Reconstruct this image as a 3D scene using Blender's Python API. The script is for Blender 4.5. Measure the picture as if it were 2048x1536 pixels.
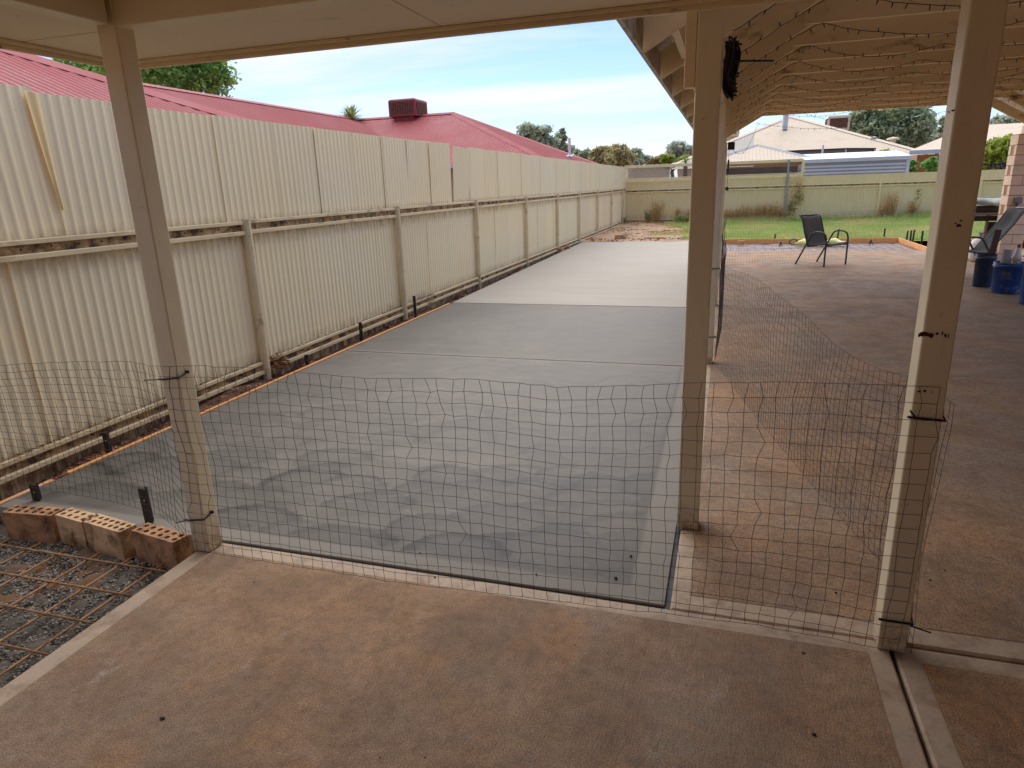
import bpy, math, random
import numpy as np
from mathutils import Vector, Matrix
rad = math.radians
random.seed(7); RNG = np.random.default_rng(11)
for o in list(bpy.data.objects): bpy.data.objects.remove(o)
scn = bpy.context.scene
col = scn.collection

# ------------------------------------------------------------------ camera
CAMH = 1.6
AX = ((0.9548261, 0.05431298, -0.29215957), (0.29544832, -0.27903452, 0.91370128), (-0.03189676, -0.95874388, -0.28247613))
cd = bpy.data.cameras.new('camera'); cam = bpy.data.objects.new('camera', cd); col.objects.link(cam)
cd.sensor_fit = 'HORIZONTAL'; cd.sensor_width = 36; cd.lens = 36*1336/2048
cd.clip_start = 0.05; cd.clip_end = 2000
cam.matrix_world = Matrix(((AX[0][0], -AX[0][1], -AX[0][2], 0), (AX[1][0], -AX[1][1], -AX[1][2], 0),
                           (AX[2][0], -AX[2][1], -AX[2][2], CAMH), (0, 0, 0, 1)))
scn.camera = cam
def ray(px, py):
    d = (px-1024., py-768., 1336.)
    return Vector([sum(AX[i][k]*d[k] for k in range(3)) for i in range(3)])
def at_y(px, py, y):
    d = ray(px, py); t = y/d.y; return Vector((t*d.x, y, CAMH+t*d.z))
def at_z(px, py, z=0.):
    d = ray(px, py); t = (z-CAMH)/d.z; return Vector((t*d.x, t*d.y, z))

# ------------------------------------------------------------------ light
SUN_EL, SUN_AZ = 51, -28         # azimuth measured from +Y towards +X
world = bpy.data.worlds.new('World'); scn.world = world; world.use_nodes = True
wn = world.node_tree; wn.nodes.clear()
def wnode(t, **k):
    n = wn.nodes.new(t)
    for a, b in k.items(): setattr(n, a, b)
    return n
sky = wnode('ShaderNodeTexSky', sky_type='NISHITA', sun_disc=False, sun_elevation=rad(SUN_EL), sun_rotation=rad(SUN_AZ),
            altitude=350, air_density=1.0, dust_density=0.5, ozone_density=3.0)
tc = wnode('ShaderNodeTexCoord'); sep = wnode('ShaderNodeSeparateXYZ'); wn.links.new(tc.outputs['Generated'], sep.inputs[0])
def wmath(op, a, b=None):
    n = wnode('ShaderNodeMath', operation=op)
    for i, x in enumerate((a, b)):
        if x is None: continue
        if isinstance(x, (int, float)): n.inputs[i].default_value = x
        else: wn.links.new(x, n.inputs[i])
    return n.outputs[0]
den = wmath('ADD', wmath('MAXIMUM', sep.outputs['Z'], 0.0), 0.11)
comb = wnode('ShaderNodeCombineXYZ')
wn.links.new(wmath('DIVIDE', sep.outputs['X'], den), comb.inputs[0]); wn.links.new(wmath('DIVIDE', sep.outputs['Y'], den), comb.inputs[1])
mp = wnode('ShaderNodeMapping'); mp.inputs['Rotation'].default_value = (0, 0, rad(16)); mp.inputs['Scale'].default_value = (0.42, 1.05, 1)
mp.inputs['Location'].default_value = (0.4, 2.3, 0)
wn.links.new(comb.outputs[0], mp.inputs['Vector'])
def wnoise(scale, detail, rough, dist):
    n = wnode('ShaderNodeTexNoise'); n.inputs['Scale'].default_value = scale; n.inputs['Detail'].default_value = detail
    n.inputs['Roughness'].default_value = rough; n.inputs['Distortion'].default_value = dist
    wn.links.new(mp.outputs[0], n.inputs['Vector']); return n.outputs['Fac']
cn = wmath('ADD', wmath('MULTIPLY', wnoise(0.62, 6, 0.56, 0.7), 0.74), wmath('MULTIPLY', wnoise(2.4, 5, 0.62, 0.5), 0.26))
cr = wnode('ShaderNodeValToRGB'); cr.color_ramp.elements[0].position = 0.45; cr.color_ramp.elements[1].position = 0.60
cr.color_ramp.elements[0].color = (0.05, 0.05, 0.05, 1); cr.color_ramp.elements[1].color = (0.86, 0.86, 0.86, 1)
wn.links.new(cn, cr.inputs[0])
cloudcol = wnode('ShaderNodeMix', data_type='RGBA')
cloudcol.inputs['A'].default_value = (4.8, 5.2, 6.8, 1); cloudcol.inputs['B'].default_value = (7.6, 7.8, 8.6, 1)
wn.links.new(wnoise(1.3, 5, 0.5, 0.3), cloudcol.inputs['Factor'])
tint = wnode('ShaderNodeMix', data_type='RGBA', blend_type='MULTIPLY'); tint.inputs['Factor'].default_value = 1; tint.inputs['B'].default_value = (0.84, 0.91, 1.16, 1)
wn.links.new(sky.outputs[0], tint.inputs['A'])
mx = wnode('ShaderNodeMix', data_type='RGBA')
wn.links.new(cr.outputs[0], mx.inputs['Factor']); wn.links.new(tint.outputs['Result'], mx.inputs['A']); wn.links.new(cloudcol.outputs['Result'], mx.inputs['B'])
bg = wnode('ShaderNodeBackground'); bg.inputs['Strength'].default_value = 0.050
wo = wnode('ShaderNodeOutputWorld'); wn.links.new(mx.outputs['Result'], bg.inputs['Color']); wn.links.new(bg.outputs[0], wo.inputs[0])

sd = bpy.data.lights.new('sun', 'SUN'); sd.energy = 1.5; sd.angle = rad(95); sd.color = (1.0, 0.95, 0.87)
sun = bpy.data.objects.new('sun', sd); col.objects.link(sun)
e, a = rad(SUN_EL), rad(SUN_AZ)
sdir = Vector((math.sin(a)*math.cos(e), math.cos(a)*math.cos(e), math.sin(e)))
sun.rotation_euler = sdir.to_track_quat('Z', 'Y').to_euler(); sun.location = (0, 0, 30)

vs = scn.view_settings
vs.view_transform = 'Standard'; vs.look = 'None'; vs.gamma = 1; vs.use_curve_mapping = False; vs.exposure = 1.66
scn.render.engine = 'CYCLES'
scn.cycles.max_bounces = 7; scn.cycles.diffuse_bounces = 5; scn.cycles.glossy_bounces = 2; scn.cycles.transmission_bounces = 3

# ------------------------------------------------------------------ materials
def lin(r, g, b, k=1.0):
    f = lambda v: ((v/255+.055)/1.055)**2.4 if v > 10 else v/255/12.92
    return (f(r)*k, f(g)*k, f(b)*k, 1)
class Mat:
    def __init__(s, name):
        s.m = bpy.data.materials.new(name); s.m.use_nodes = True; s.nt = s.m.node_tree
        s.b = s.nt.nodes['Principled BSDF']; s.geo = s.nt.nodes.new('ShaderNodeNewGeometry')
        s.pos = s.geo.outputs['Position']
    def n(s, t, **k):
        x = s.nt.nodes.new(t)
        for a, b in k.items(): setattr(x, a, b)
        return x
    def link(s, a, b): s.nt.links.new(a, b)
    def inp(s, sock, v):
        if hasattr(v, 'is_linked'): s.link(v, sock)
        else: sock.default_value = v
    def vec(s, scale=(1, 1, 1), rot=(0, 0, 0), src=None):
        m = s.n('ShaderNodeMapping'); m.inputs['Scale'].default_value = scale; m.inputs['Rotation'].default_value = rot
        s.link(src or s.pos, m.inputs['Vector']); return m.outputs[0]
    def noise(s, scale, detail=4, rough=.55, dist=0., vec=None):
        t = s.n('ShaderNodeTexNoise'); t.inputs['Scale'].default_value = scale; t.inputs['Detail'].default_value = detail
        t.inputs['Roughness'].default_value = rough; t.inputs['Distortion'].default_value = dist
        s.link(vec or s.pos, t.inputs['Vector']); return t.outputs['Fac']
    def vor(s, scale, vec=None, out='Distance', feature='F1'):
        t = s.n('ShaderNodeTexVoronoi', feature=feature); t.inputs['Scale'].default_value = scale
        s.link(vec or s.pos, t.inputs['Vector']); return t.outputs[out]
    def ramp(s, f, p0, p1, v0=0., v1=1.):
        r = s.n('ShaderNodeMapRange'); r.clamp = True
        r.inputs[1].default_value = p0; r.inputs[2].default_value = p1; r.inputs[3].default_value = v0; r.inputs[4].default_value = v1
        s.link(f, r.inputs[0]); return r.outputs[0]
    def math(s, op, a, b=None):
        x = s.n('ShaderNodeMath', operation=op); s.inp(x.inputs[0], a)
        if b is not None: s.inp(x.inputs[1], b)
        return x.outputs[0]
    def mix(s, f, a, b, mode='MIX'):
        x = s.n('ShaderNodeMix', data_type='RGBA', blend_type=mode)
        s.inp(x.inputs['Factor'], f); s.inp(x.inputs['A'], a); s.inp(x.inputs['B'], b); return x.outputs['Result']
    def xyz(s): 
        x = s.n('ShaderNodeSeparateXYZ'); s.link(s.pos, x.inputs[0]); return x.outputs
    def rnd(s): return s.n('ShaderNodeObjectInfo').outputs['Random']
    def bump(s, h, strength=.3, dist=.01):
        b = s.n('ShaderNodeBump'); b.inputs['Strength'].default_value = strength; b.inputs['Distance'].default_value = dist
        s.link(h, b.inputs['Height']); s.link(b.outputs[0], s.b.inputs['Normal'])
    def done(s, colr, rough=.6, spec=.4, metal=0.):
        s.inp(s.b.inputs['Base Color'], colr); s.inp(s.b.inputs['Roughness'], rough)
        s.b.inputs['Specular IOR Level'].default_value = spec; s.b.inputs['Metallic'].default_value = metal
        return s.m
def scal(c, k): return (c[0]*k, c[1]*k, c[2]*k, 1)
def simple(name, c, var=.18, scale=4., rough=.6, bump=.15, bscale=80., spec=.4, metal=0., dirt=None, dscale=2.5, dlo=.5, dhi=.75, stretch=(1, 1, 1), rndv=0.):
    m = Mat(name)
    v = m.vec(stretch)
    k = m.noise(scale, 6, .6, .2, v)
    cc = m.mix(m.ramp(k, .3, .7), scal(c, 1-var), scal(c, 1+var))
    if dirt:
        d = m.noise(dscale, 8, .65, .5, v); cc = m.mix(m.ramp(d, dlo, dhi), cc, dirt)
    if rndv:
        cc = m.mix(m.ramp(m.rnd(), 0, 1, 0, rndv), cc, scal(c, .5))
    fine = m.noise(bscale, 4)
    if bump: m.bump(fine, bump, .004)
    return m.done(cc, m.ramp(k, .2, .8, max(rough-.12, .05), min(rough+.12, 1)), spec, metal)

def concrete_old():
    m = Mat('brown_concrete')
    big = m.noise(.8, 5, .6, .5); mid = m.noise(3.1, 7, .68, .5); fine = m.noise(22, 5, .7); grain = m.noise(210, 2, .7)
    c = m.mix(m.ramp(big, .42, .58), lin(192, 152, 112), lin(174, 148, 122))
    c = m.mix(m.ramp(mid, .40, .66, 0, .75), c, lin(144, 116, 92))
    c = m.mix(m.ramp(m.noise(1.5, 6, .62, .9), .52, .68, 0, .6), c, lin(200, 150, 98))
    c = m.mix(m.ramp(m.noise(1.15, 6, .66, .6, m.vec((1, 1, 1), (0, 0, 1.1))), .54, .68, 0, .5), c, lin(134, 120, 104))
    c = m.mix(m.ramp(m.noise(4.2, 8, .72, .4), .60, .72, 0, .6), c, lin(204, 192, 176))
    c = m.mix(m.ramp(fine, .44, .66, 0, .5), c, lin(122, 98, 78))
    c = m.mix(m.ramp(grain, .40, .64, 0, .65), c, lin(76, 60, 46))
    str_ = m.noise(60, 3, .65, 1.2, m.vec((1, .25, 1), (0, 0, .75)))
    h = m.math('ADD', m.math('MULTIPLY', str_, .8), m.math('ADD', m.math('MULTIPLY', grain, .4), m.math('MULTIPLY', fine, .6)))
    m.bump(h, .55, .008)
    return m.done(c, m.ramp(mid, .3, .7, .66, .88), .3)
def concrete_margin():
    m = Mat('smooth_concrete_margin')
    c = m.mix(m.ramp(m.noise(3, 7, .65, .5), .35, .68), lin(192, 168, 140), lin(176, 156, 134))
    c = m.mix(m.ramp(m.noise(9, 7, .7, .3), .48, .68, 0, .7), c, lin(134, 106, 82))
    g = m.noise(90, 4, .7); c = m.mix(m.ramp(g, .35, .75, 0, .25), c, lin(100, 84, 70))
    m.bump(g, .15, .003); return m.done(c, .68, .35)
def concrete_wet():
    m = Mat('fresh_grey_concrete')
    at = m.n('ShaderNodeAttribute', attribute_name='tone'); t = at.outputs['Fac']
    c = m.mix(t, lin(46, 42, 36), lin(150, 142, 129))
    c = m.mix(m.ramp(m.noise(1.4, 5, .6, .6), .4, .7, 0, .15), c, lin(130, 122, 110))
    c = m.mix(m.ramp(m.noise(4, 7, .65, 1.0, m.vec((1, 2.6, 1), (0, 0, .3))), .55, .72, 0, .3), c, lin(150, 142, 130))
    g = m.noise(120, 4, .75); c = m.mix(m.ramp(g, .4, .75, 0, .22), c, lin(84, 84, 82))
    h = m.math('ADD', m.math('MULTIPLY', g, .5), m.math('MULTIPLY', m.noise(34, 4, .65, 1.2, m.vec((1, .35, 1), (0, 0, .5))), .5))
    m.bump(h, .28, .004)
    return m.done(c, m.ramp(t, .2, .9, .58, .78), .28)
def concrete_pale():
    m = Mat('pale_dry_concrete')
    v = m.vec((.35, 2.6, 1), (0, 0, .04))
    c = m.mix(m.ramp(m.noise(2.0, 7, .62, .5, v), .32, .68), lin(166, 157, 142), lin(174, 166, 151))
    c = m.mix(m.ramp(m.noise(1.1, 6, .6, .5), .5, .72, 0, .5), c, lin(164, 152, 134))
    g = m.noise(60, 4, .7); c = m.mix(m.ramp(g, .4, .8, 0, .15), c, lin(140, 134, 124))
    m.bump(m.noise(9, 5, .6, .4, v), .2, .006)
    return m.done(c, .8, .3)
def fence_mat(name, c1, c2, grime=(92, 72, 48), bands=()):
    m = Mat(name)
    c = m.mix(m.ramp(m.noise(.8, 4, .5), .35, .65), c1, c2)
    c = m.mix(m.ramp(m.rnd(), 0, 1, 0, .22), c, scal(c1, .78))
    st = m.noise(9, 6, .7, .3, m.vec((1, 1, .12)))
    c = m.mix(m.ramp(st, .5, .8, 0, .18), c, scal(c1, .55))
    z = m.xyz()[2]
    for z0, z1, amt in bands:     # run-off grime that starts at a rail and fades (z0 dirtiest)
        f = m.ramp(z, z0, z1, 1, 0)
        f = m.math('MULTIPLY', f, m.ramp(m.noise(13, 6, .75, .4, m.vec((1, 1, .35))), .36, .66, 0, amt))
        c = m.mix(f, c, lin(*grime))
    sp = m.noise(38, 3, .8); c = m.mix(m.ramp(sp, .71, .76, 0, .6), c, lin(90, 72, 50))
    return m.done(c, m.ramp(m.noise(6), .3, .7, .45, .62), .4)
M = {}
M['old'] = concrete_old(); M['margin'] = concrete_margin(); M['wet'] = concrete_wet(); M['pale'] = concrete_pale()
CR1, CR2 = lin(246, 230, 192), lin(250, 230, 182)
M['f_low'] = fence_mat('weathered_cream_steel_low', CR1, CR2, bands=((1.30, 1.14, .8), (.10, .24, .8), (.0, .1, .8)))
M['f_up'] = fence_mat('weathered_cream_steel_high', CR1, CR2, bands=((1.37, 1.46, .6),))
M['f_yel'] = simple('yellow_lap_steel', lin(244, 214, 150), .1, 3, .45, .05, dirt=lin(212, 198, 160), dscale=2, dlo=.45, dhi=.7)
M['f_rail'] = simple('cream_rail_paint', lin(226, 206, 162), .1, 5, .5, .1, dirt=lin(96, 70, 46), dscale=7, dlo=.56, dhi=.72, stretch=(1, .4, 1))
M['f_recess'] = simple('shaded_rail_web', lin(184, 152, 108), .2, 8, .7, .2, dirt=lin(70, 48, 32), dscale=9, dlo=.42, dhi=.62)  # brown shade of the recess between the rail lips, painted into the web colour
M['f_post'] = simple('cream_fence_post', lin(218, 200, 160), .08, 5, .5, .08, dirt=lin(140, 116, 82), dscale=6, dlo=.55, dhi=.75)
M['b_fence'] = fence_mat('yellow_cream_steel', lin(236, 214, 158), lin(240, 218, 166), bands=((.1, .35, .5),))
M['b_rail'] = simple('yellow_cream_rail', lin(240, 222, 168), .08, 5, .5, .08)
_p = Mat('cream_post_paint'); _c = _p.mix(_p.ramp(_p.noise(2.5, 5, .6), .3, .7), lin(220, 204, 170), lin(230, 214, 182))
_c = _p.mix(_p.ramp(_p.noise(13, 7, .7, .4), .66, .76, 0, .7), _c, lin(130, 100, 66))
_c = _p.mix(_p.ramp(_p.noise(30, 5, .7, .2, _p.vec((1, 1, .15))), .6, .72, 0, .3), _c, lin(164, 140, 104))
_c = _p.mix(_p.math('MULTIPLY', _p.ramp(_p.xyz()[2], .0, .16, 1, 0), _p.ramp(_p.noise(26, 6, .75, .3), .34, .62, 0, .9)), _c, lin(120, 86, 54))
_p.bump(_p.noise(55, 4, .6), .16, .004); M['post'] = _p.done(_c, _p.ramp(_p.noise(7), .3, .7, .36, .52), .45)
M['timber_paint'] = simple('cream_painted_timber', lin(236, 212, 172), .12, 3, .55, .18, 60, dirt=lin(110, 78, 50), dscale=6, dlo=.58, dhi=.74, stretch=(.4, 1, 1))
M['soffit'] = simple('cream_soffit_sheet', lin(228, 208, 178), .05, 1.2, .6, .06, 50, dirt=lin(150, 124, 92), dscale=5, dlo=.66, dhi=.8)
M['fascia'] = simple('cream_fascia', lin(222, 200, 158), .08, 3, .5, .08, dirt=lin(90, 66, 42), dscale=10, dlo=.62, dhi=.74)
M['eave_white'] = simple('dirty_white_roof_edge', lin(196, 188, 178), .1, 5, .6, .1, dirt=lin(96, 66, 50), dscale=9, dlo=.52, dhi=.68)
M['chip'] = simple('bare_rusty_metal', lin(74, 44, 28), .3, 30, .8, .3)
M['black'] = simple('black_plastic', lin(24, 24, 24), .2, 20, .45, .05)
M['wire'] = simple('dark_galvanised_wire', lin(72, 62, 56), .25, 30, .55, 0, spec=.4, metal=.3)
M['brick'] = simple('fired_clay_brick', lin(190, 144, 104), .2, 14, .85, .6, 60, dirt=lin(96, 68, 46), dscale=9, dlo=.42, dhi=.66)
M['brick_pale'] = simple('pale_clay_brick', lin(212, 176, 134), .2, 14, .85, .6, 60, dirt=lin(104, 72, 46), dscale=8, dlo=.45, dhi=.66)
M['rust'] = simple('rusty_steel_bar', lin(168, 124, 86), .3, 18, .8, .3, 120, dirt=lin(84, 50, 30), dscale=16)
M['gravel'] = simple('grey_crushed_rock', lin(96, 88, 76), .4, 30, .9, 1., 90, dirt=lin(128, 86, 50), dscale=2.2, dlo=.54, dhi=.66)
M['gravel2'] = simple('bluish_crushed_rock', lin(176, 172, 174), .3, 14, .9, .8, 50)
M['stone'] = simple('rock_chip', lin(150, 146, 138), .35, 9, .85, .3, rndv=.5)
M['stone_dark'] = simple('dark_rock_chip', lin(64, 58, 52), .35, 20, .85, .3)
M['dirt'] = simple('red_brown_soil', lin(108, 74, 52), .35, 11, .95, .9, 45, dirt=lin(62, 44, 36), dscale=7, dlo=.45, dhi=.65)
M['bark_mulch'] = simple('orange_brown_soil', lin(168, 140, 112), .3, 6, .95, .9, 40, dirt=lin(188, 134, 84), dscale=.8, dlo=.5, dhi=.66)
M['lawn_soil'] = simple('lawn_soil', lin(150, 152, 92), .3, 3, .95, .6, 40)
M['ground'] = simple('pale_earth', lin(140, 108, 80), .2, .6, .95, .4, 20)
M['form'] = simple('orange_form_timber', lin(220, 158, 96), .18, 5, .75, .3, 70, dirt=lin(176, 164, 150), dscale=5, dlo=.58, dhi=.68, stretch=(3, .4, 3))
M['peg'] = simple('black_steel_peg', lin(44, 40, 36), .3, 20, .6, .2, dirt=lin(104, 66, 40), dscale=12, dlo=.58, dhi=.72)
M['red'] = simple('red_steel_roof', lin(162, 74, 73), .07, .9, .62, 0, spec=.25, dirt=lin(148, 70, 68), dscale=2, dlo=.5, dhi=.8)
M['redcap'] = simple('red_ridge_cap', lin(170, 82, 81), .06, 2, .6, 0, spec=.25)
M['redbox'] = simple('dark_red_plastic', lin(140, 62, 58), .1, 3, .55, .05)
M['louvre'] = simple('brown_louvre', lin(126, 84, 66), .2, 6, .7, 0)
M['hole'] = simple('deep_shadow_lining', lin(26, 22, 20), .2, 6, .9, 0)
M['tan_roof'] = simple('tan_steel_roof', lin(204, 184, 154), .07, .7, .55, 0, dirt=lin(184, 164, 138), dscale=1.4, dlo=.5, dhi=.8)
M['tan_cap'] = simple('tan_ridge_cap', lin(210, 192, 164), .05, 2, .5, 0)
M['grey_roof'] = simple('grey_tan_roof', lin(176, 168, 152), .07, 1, .55, 0)
M['zinc'] = simple('zinc_sheet', lin(196, 200, 206), .07, 2, .4, 0, spec=.5, metal=.15)
M['zinc_dark'] = simple('grey_zinc_trim', lin(150, 154, 158), .08, 2, .45, 0, metal=.1)
M['screen'] = simple('grey_shade_cloth', lin(122, 114, 106), .12, 3, .9, 0)
M['darktrim'] = simple('dark_trim', lin(52, 44, 40), .2, 5, .7, 0)
M['wall_cream'] = simple('rendered_wall', lin(206, 190, 164), .06, 1, .8, .1)
M['wall_brick'] = simple('orange_house_brick', lin(184, 116, 72), .2, 9, .85, .3)
M['lattice'] = simple('grey_lattice', lin(70, 73, 82), .15, 4, .7, 0)
M['pillar'] = simple('cream_pink_block', lin(236, 208, 182), .1, 6, .8, .3, 50, rndv=.05)
M['mortar'] = simple('brown_mortar', lin(170, 134, 108), .12, 12, .9, .3)
M['sling'] = simple('charcoal_sling_mesh', lin(104, 100, 93), .06, 6, .75, .2, 300)
M['sling_dark'] = simple('dark_brown_sling_mesh', lin(36, 32, 29), .06, 6, .75, .2, 300)
M['chairtube'] = simple('dark_grey_powder_coat', lin(58, 58, 58), .1, 6, .45, 0, spec=.5)
M['blue'] = simple('blue_bucket_plastic', lin(34, 72, 136), .15, 5, .5, .1, dirt=lin(132, 132, 128), dscale=6, dlo=.54, dhi=.68)
M['blue_dark'] = simple('grubby_dark_blue_plastic', lin(34, 56, 88), .2, 5, .55, .1, dirt=lin(78, 72, 64), dscale=6, dlo=.5, dhi=.66)
M['pipe'] = simple('grey_pipe', lin(158, 156, 154), .08, 6, .5, 0)
M['white'] = simple('white_plastic', lin(226, 224, 218), .05, 5, .45, 0)
M['redcapb'] = simple('red_bottle_cap', lin(168, 34, 30), .1, 5, .45, 0)
M['brown_wood'] = simple('dark_brown_timber', lin(74, 46, 32), .25, 7, .7, .2, stretch=(1, 1, .2))
M['tan_wood'] = simple('raw_timber_offcut', lin(190, 146, 98), .2, 9, .8, .2)
M['bbq'] = simple('grey_brown_bbq_steel', lin(132, 122, 112), .12, 6, .45, .05, metal=.2)
M['cover'] = simple('pale_grey_vinyl_cover', lin(138, 150, 148), .12, 5, .5, .3, 14)
M['bag'] = Mat('yellow_green_bag'); 
_m = M['bag']; M['bag'] = _m.done(_m.mix(_m.ramp(_m.noise(4, 3, .5, .5), .5, .56), lin(206, 206, 120), lin(200, 208, 180)), .45, .4)
M['bark'] = simple('grey_brown_bark', lin(108, 92, 76), .25, 4, .9, .6, 18, stretch=(3, 3, .5))
M['dry_stem'] = simple('dry_stalk', lin(186, 152, 98), .2, 5, .85, 0)
def leafmat(name, ca, cb, cc=None, trans=.42):
    m = Mat(name)
    r = m.geo.outputs['Random Per Island']
    c = m.mix(r, ca, cb)
    if cc: c = m.mix(m.ramp(m.noise(.55, 3), .45, .62, 0, .7), c, cc)
    m.done(c, .6, .3)
    m.b.inputs['Subsurface Weight'].default_value = 0
    t = m.n('ShaderNodeBsdfTranslucent'); m.link(c, t.inputs['Color'])
    ms = m.n('ShaderNodeMixShader'); ms.inputs[0].default_value = trans
    m.link(m.b.outputs[0], ms.inputs[1]); m.link(t.outputs[0], ms.inputs[2])
    m.link(ms.outputs[0], m.nt.nodes['Material Output'].inputs[0]); return m.m
M['leaf_a'] = leafmat('fresh_green_leaf', lin(116, 172, 86), lin(172, 210, 122), lin(124, 168, 96))
M['leaf_e'] = leafmat('grey_green_leaf', lin(166, 178, 152), lin(212, 218, 194), lin(172, 174, 142))
M['leaf_o'] = leafmat('olive_leaf', lin(168, 168, 116), lin(212, 204, 148), lin(186, 164, 124))
M['leaf_d'] = leafmat('deep_green_leaf', lin(146, 166, 128), lin(194, 206, 168), lin(156, 166, 132))
M['leaf_y'] = leafmat('yellow_green_leaf', lin(138, 160, 60), lin(196, 200, 96), lin(112, 138, 62))
M['leaf_p'] = leafmat('palm_leaf', lin(128, 150, 84), lin(182, 190, 124))
M['grass'] = leafmat('grass_blade', lin(140, 168, 82), lin(186, 200, 124), lin(208, 192, 140))
M['weed_dry'] = leafmat('dry_weed_leaf', lin(206, 170, 112), lin(232, 206, 152))
M['weed_green'] = leafmat('weed_leaf', lin(110, 134, 80), lin(150, 166, 112))
M['litter'] = leafmat('dead_leaf', lin(104, 66, 42), lin(172, 122, 82), None, .05)

# ------------------------------------------------------------------ mesh helpers
def tag(o, label=None, cat=None, group=None, kind=None):
    for k, v in (('label', label), ('category', cat), ('group', group), ('kind', kind)):
        if v: o[k] = v
    return o
def thing(name, loc, label, cat, group=None, rz=0.):
    o = bpy.data.objects.new(name, None); col.objects.link(o); o.location = loc; o.rotation_euler = (0, 0, rz)
    o.empty_display_size = .1
    return tag(o, label, cat, group)
class MB:
    def __init__(s): s.v = []; s.f = []; s.mi = []
    def add(s, vs, fs, mi=0):
        b = len(s.v); s.v += [tuple(p) for p in vs]; s.f += [tuple(b+i for i in f) for f in fs]; s.mi += [mi]*len(fs); return s
    def box(s, x0, x1, y0, y1, z0, z1, mi=0):
        return s.add([(x0, y0, z0), (x1, y0, z0), (x1, y1, z0), (x0, y1, z0), (x0, y0, z1), (x1, y0, z1), (x1, y1, z1), (x0, y1, z1)],
                     [(0, 3, 2, 1), (4, 5, 6, 7), (0, 1, 5, 4), (1, 2, 6, 5), (2, 3, 7, 6), (3, 0, 4, 7)], mi)
    def beam(s, p, q, w, h, mi=0, up=(0, 0, 1)):
        p, q, up = Vector(p), Vector(q), Vector(up); d = (q-p).normalized(); sd_ = d.cross(up)
        if sd_.length < 1e-5: sd_ = d.cross(Vector((0, 1, 0)))
        sd_.normalize(); u = sd_.cross(d)
        vs = [c+sd_*(w/2*i)+u*(h/2*j) for c in (p, q) for i, j in ((-1, -1), (1, -1), (1, 1), (-1, 1))]
        return s.add(vs, [(0, 1, 2, 3), (7, 6, 5, 4), (0, 4, 5, 1), (1, 5, 6, 2), (2, 6, 7, 3), (3, 7, 4, 0)], mi)
    def prism(s, poly, d0, d1, axis='y', mi=0):
        n = len(poly)
        mk = {'y': lambda a, b, d: (a, d, b), 'x': lambda a, b, d: (d, a, b), 'z': lambda a, b, d: (a, b, d)}[axis]
        vs = [mk(a, b, d0) for a, b in poly]+[mk(a, b, d1) for a, b in poly]
        return s.add(vs, [tuple(range(n)), tuple(range(2*n-1, n-1, -1))]+[(i, i+n, (i+1) % n+n, (i+1) % n) for i in range(n)], mi)
    def tube(s, pts, r, n=6, mi=0, cap=True):
        pts = [Vector(p) for p in pts]; k = len(pts); R_ = r if isinstance(r, (list, tuple)) else [r]*k
        vs = []; prev = None
        for i, p in enumerate(pts):
            d = (pts[min(i+1, k-1)]-pts[max(i-1, 0)])
            if d.length < 1e-9: d = Vector((0, 0, 1))
            d.normalize()
            if prev is None:
                a_ = d.cross(Vector((0, 0, 1))); a_ = d.cross(Vector((0, 1, 0))) if a_.length < .05 else a_
            else: a_ = prev-d*prev.dot(d); a_ = a_ if a_.length > 1e-5 else d.orthogonal()
            a_.normalize(); prev = a_; b_ = d.cross(a_)
            for j in range(n):
                t = 2*math.pi*j/n; vs.append(p+(a_*math.cos(t)+b_*math.sin(t))*R_[i])
        fs = [(i*n+j, i*n+(j+1) % n, (i+1)*n+(j+1) % n, (i+1)*n+j) for i in range(k-1) for j in range(n)]
        if cap: fs += [tuple(range(n-1, -1, -1)), tuple((k-1)*n+j for j in range(n))]
        return s.add(vs, fs, mi)
    def lathe(s, c, prof, n=20, mi=0):
        vs = [(c[0]+r*math.cos(2*math.pi*j/n), c[1]+r*math.sin(2*math.pi*j/n), c[2]+z) for r, z in prof for j in range(n)]
        k = len(prof)
        fs = [(i*n+j, i*n+(j+1) % n, (i+1)*n+(j+1) % n, (i+1)*n+j) for i in range(k-1) for j in range(n)]
        fs += [tuple(range(n-1, -1, -1)), tuple((k-1)*n+j for j in range(n))]
        return s.add(vs, fs, mi)
    def mesh(s, name, mats, smooth=False, off=(0, 0, 0)):
        me = bpy.data.meshes.new(name)
        v = s.v if off == (0, 0, 0) else [(a-off[0], b-off[1], c-off[2]) for a, b, c in s.v]
        me.from_pydata(v, [], s.f)
        for m in (mats if isinstance(mats, (list, tuple)) else [mats]): me.materials.append(m)
        if any(s.mi): me.polygons.foreach_set('material_index', s.mi)
        if smooth: me.polygons.foreach_set('use_smooth', [True]*len(s.f))
        me.update(); return me
    def build(s, name, mats, parent=None, smooth=False, bevel=0., local=False, root=None, kind=None):
        r = root or parent
        off = (0, 0, 0) if (local or r is None) else tuple(r.location)
        o = bpy.data.objects.new(name, s.mesh(name, mats, smooth, off)); col.objects.link(o)
        if parent: o.parent = parent
        if bevel:
            b = o.modifiers.new('bevel', 'BEVEL'); b.width = bevel; b.segments = 2; b.limit_method = 'ANGLE'; b.angle_limit = rad(40)
        if kind: o['kind'] = kind
        return o
def inst(name, me, parent, loc=(0, 0, 0), rot=(0, 0, 0)):
    o = bpy.data.objects.new(name, me); col.objects.link(o); o.parent = parent; o.location = loc; o.rotation_euler = rot; return o
def copy_tree(o, parent=None):
    c = o.copy(); col.objects.link(c); c.parent = parent
    for ch in list(o.children): copy_tree(ch, c)
    return c
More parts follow.
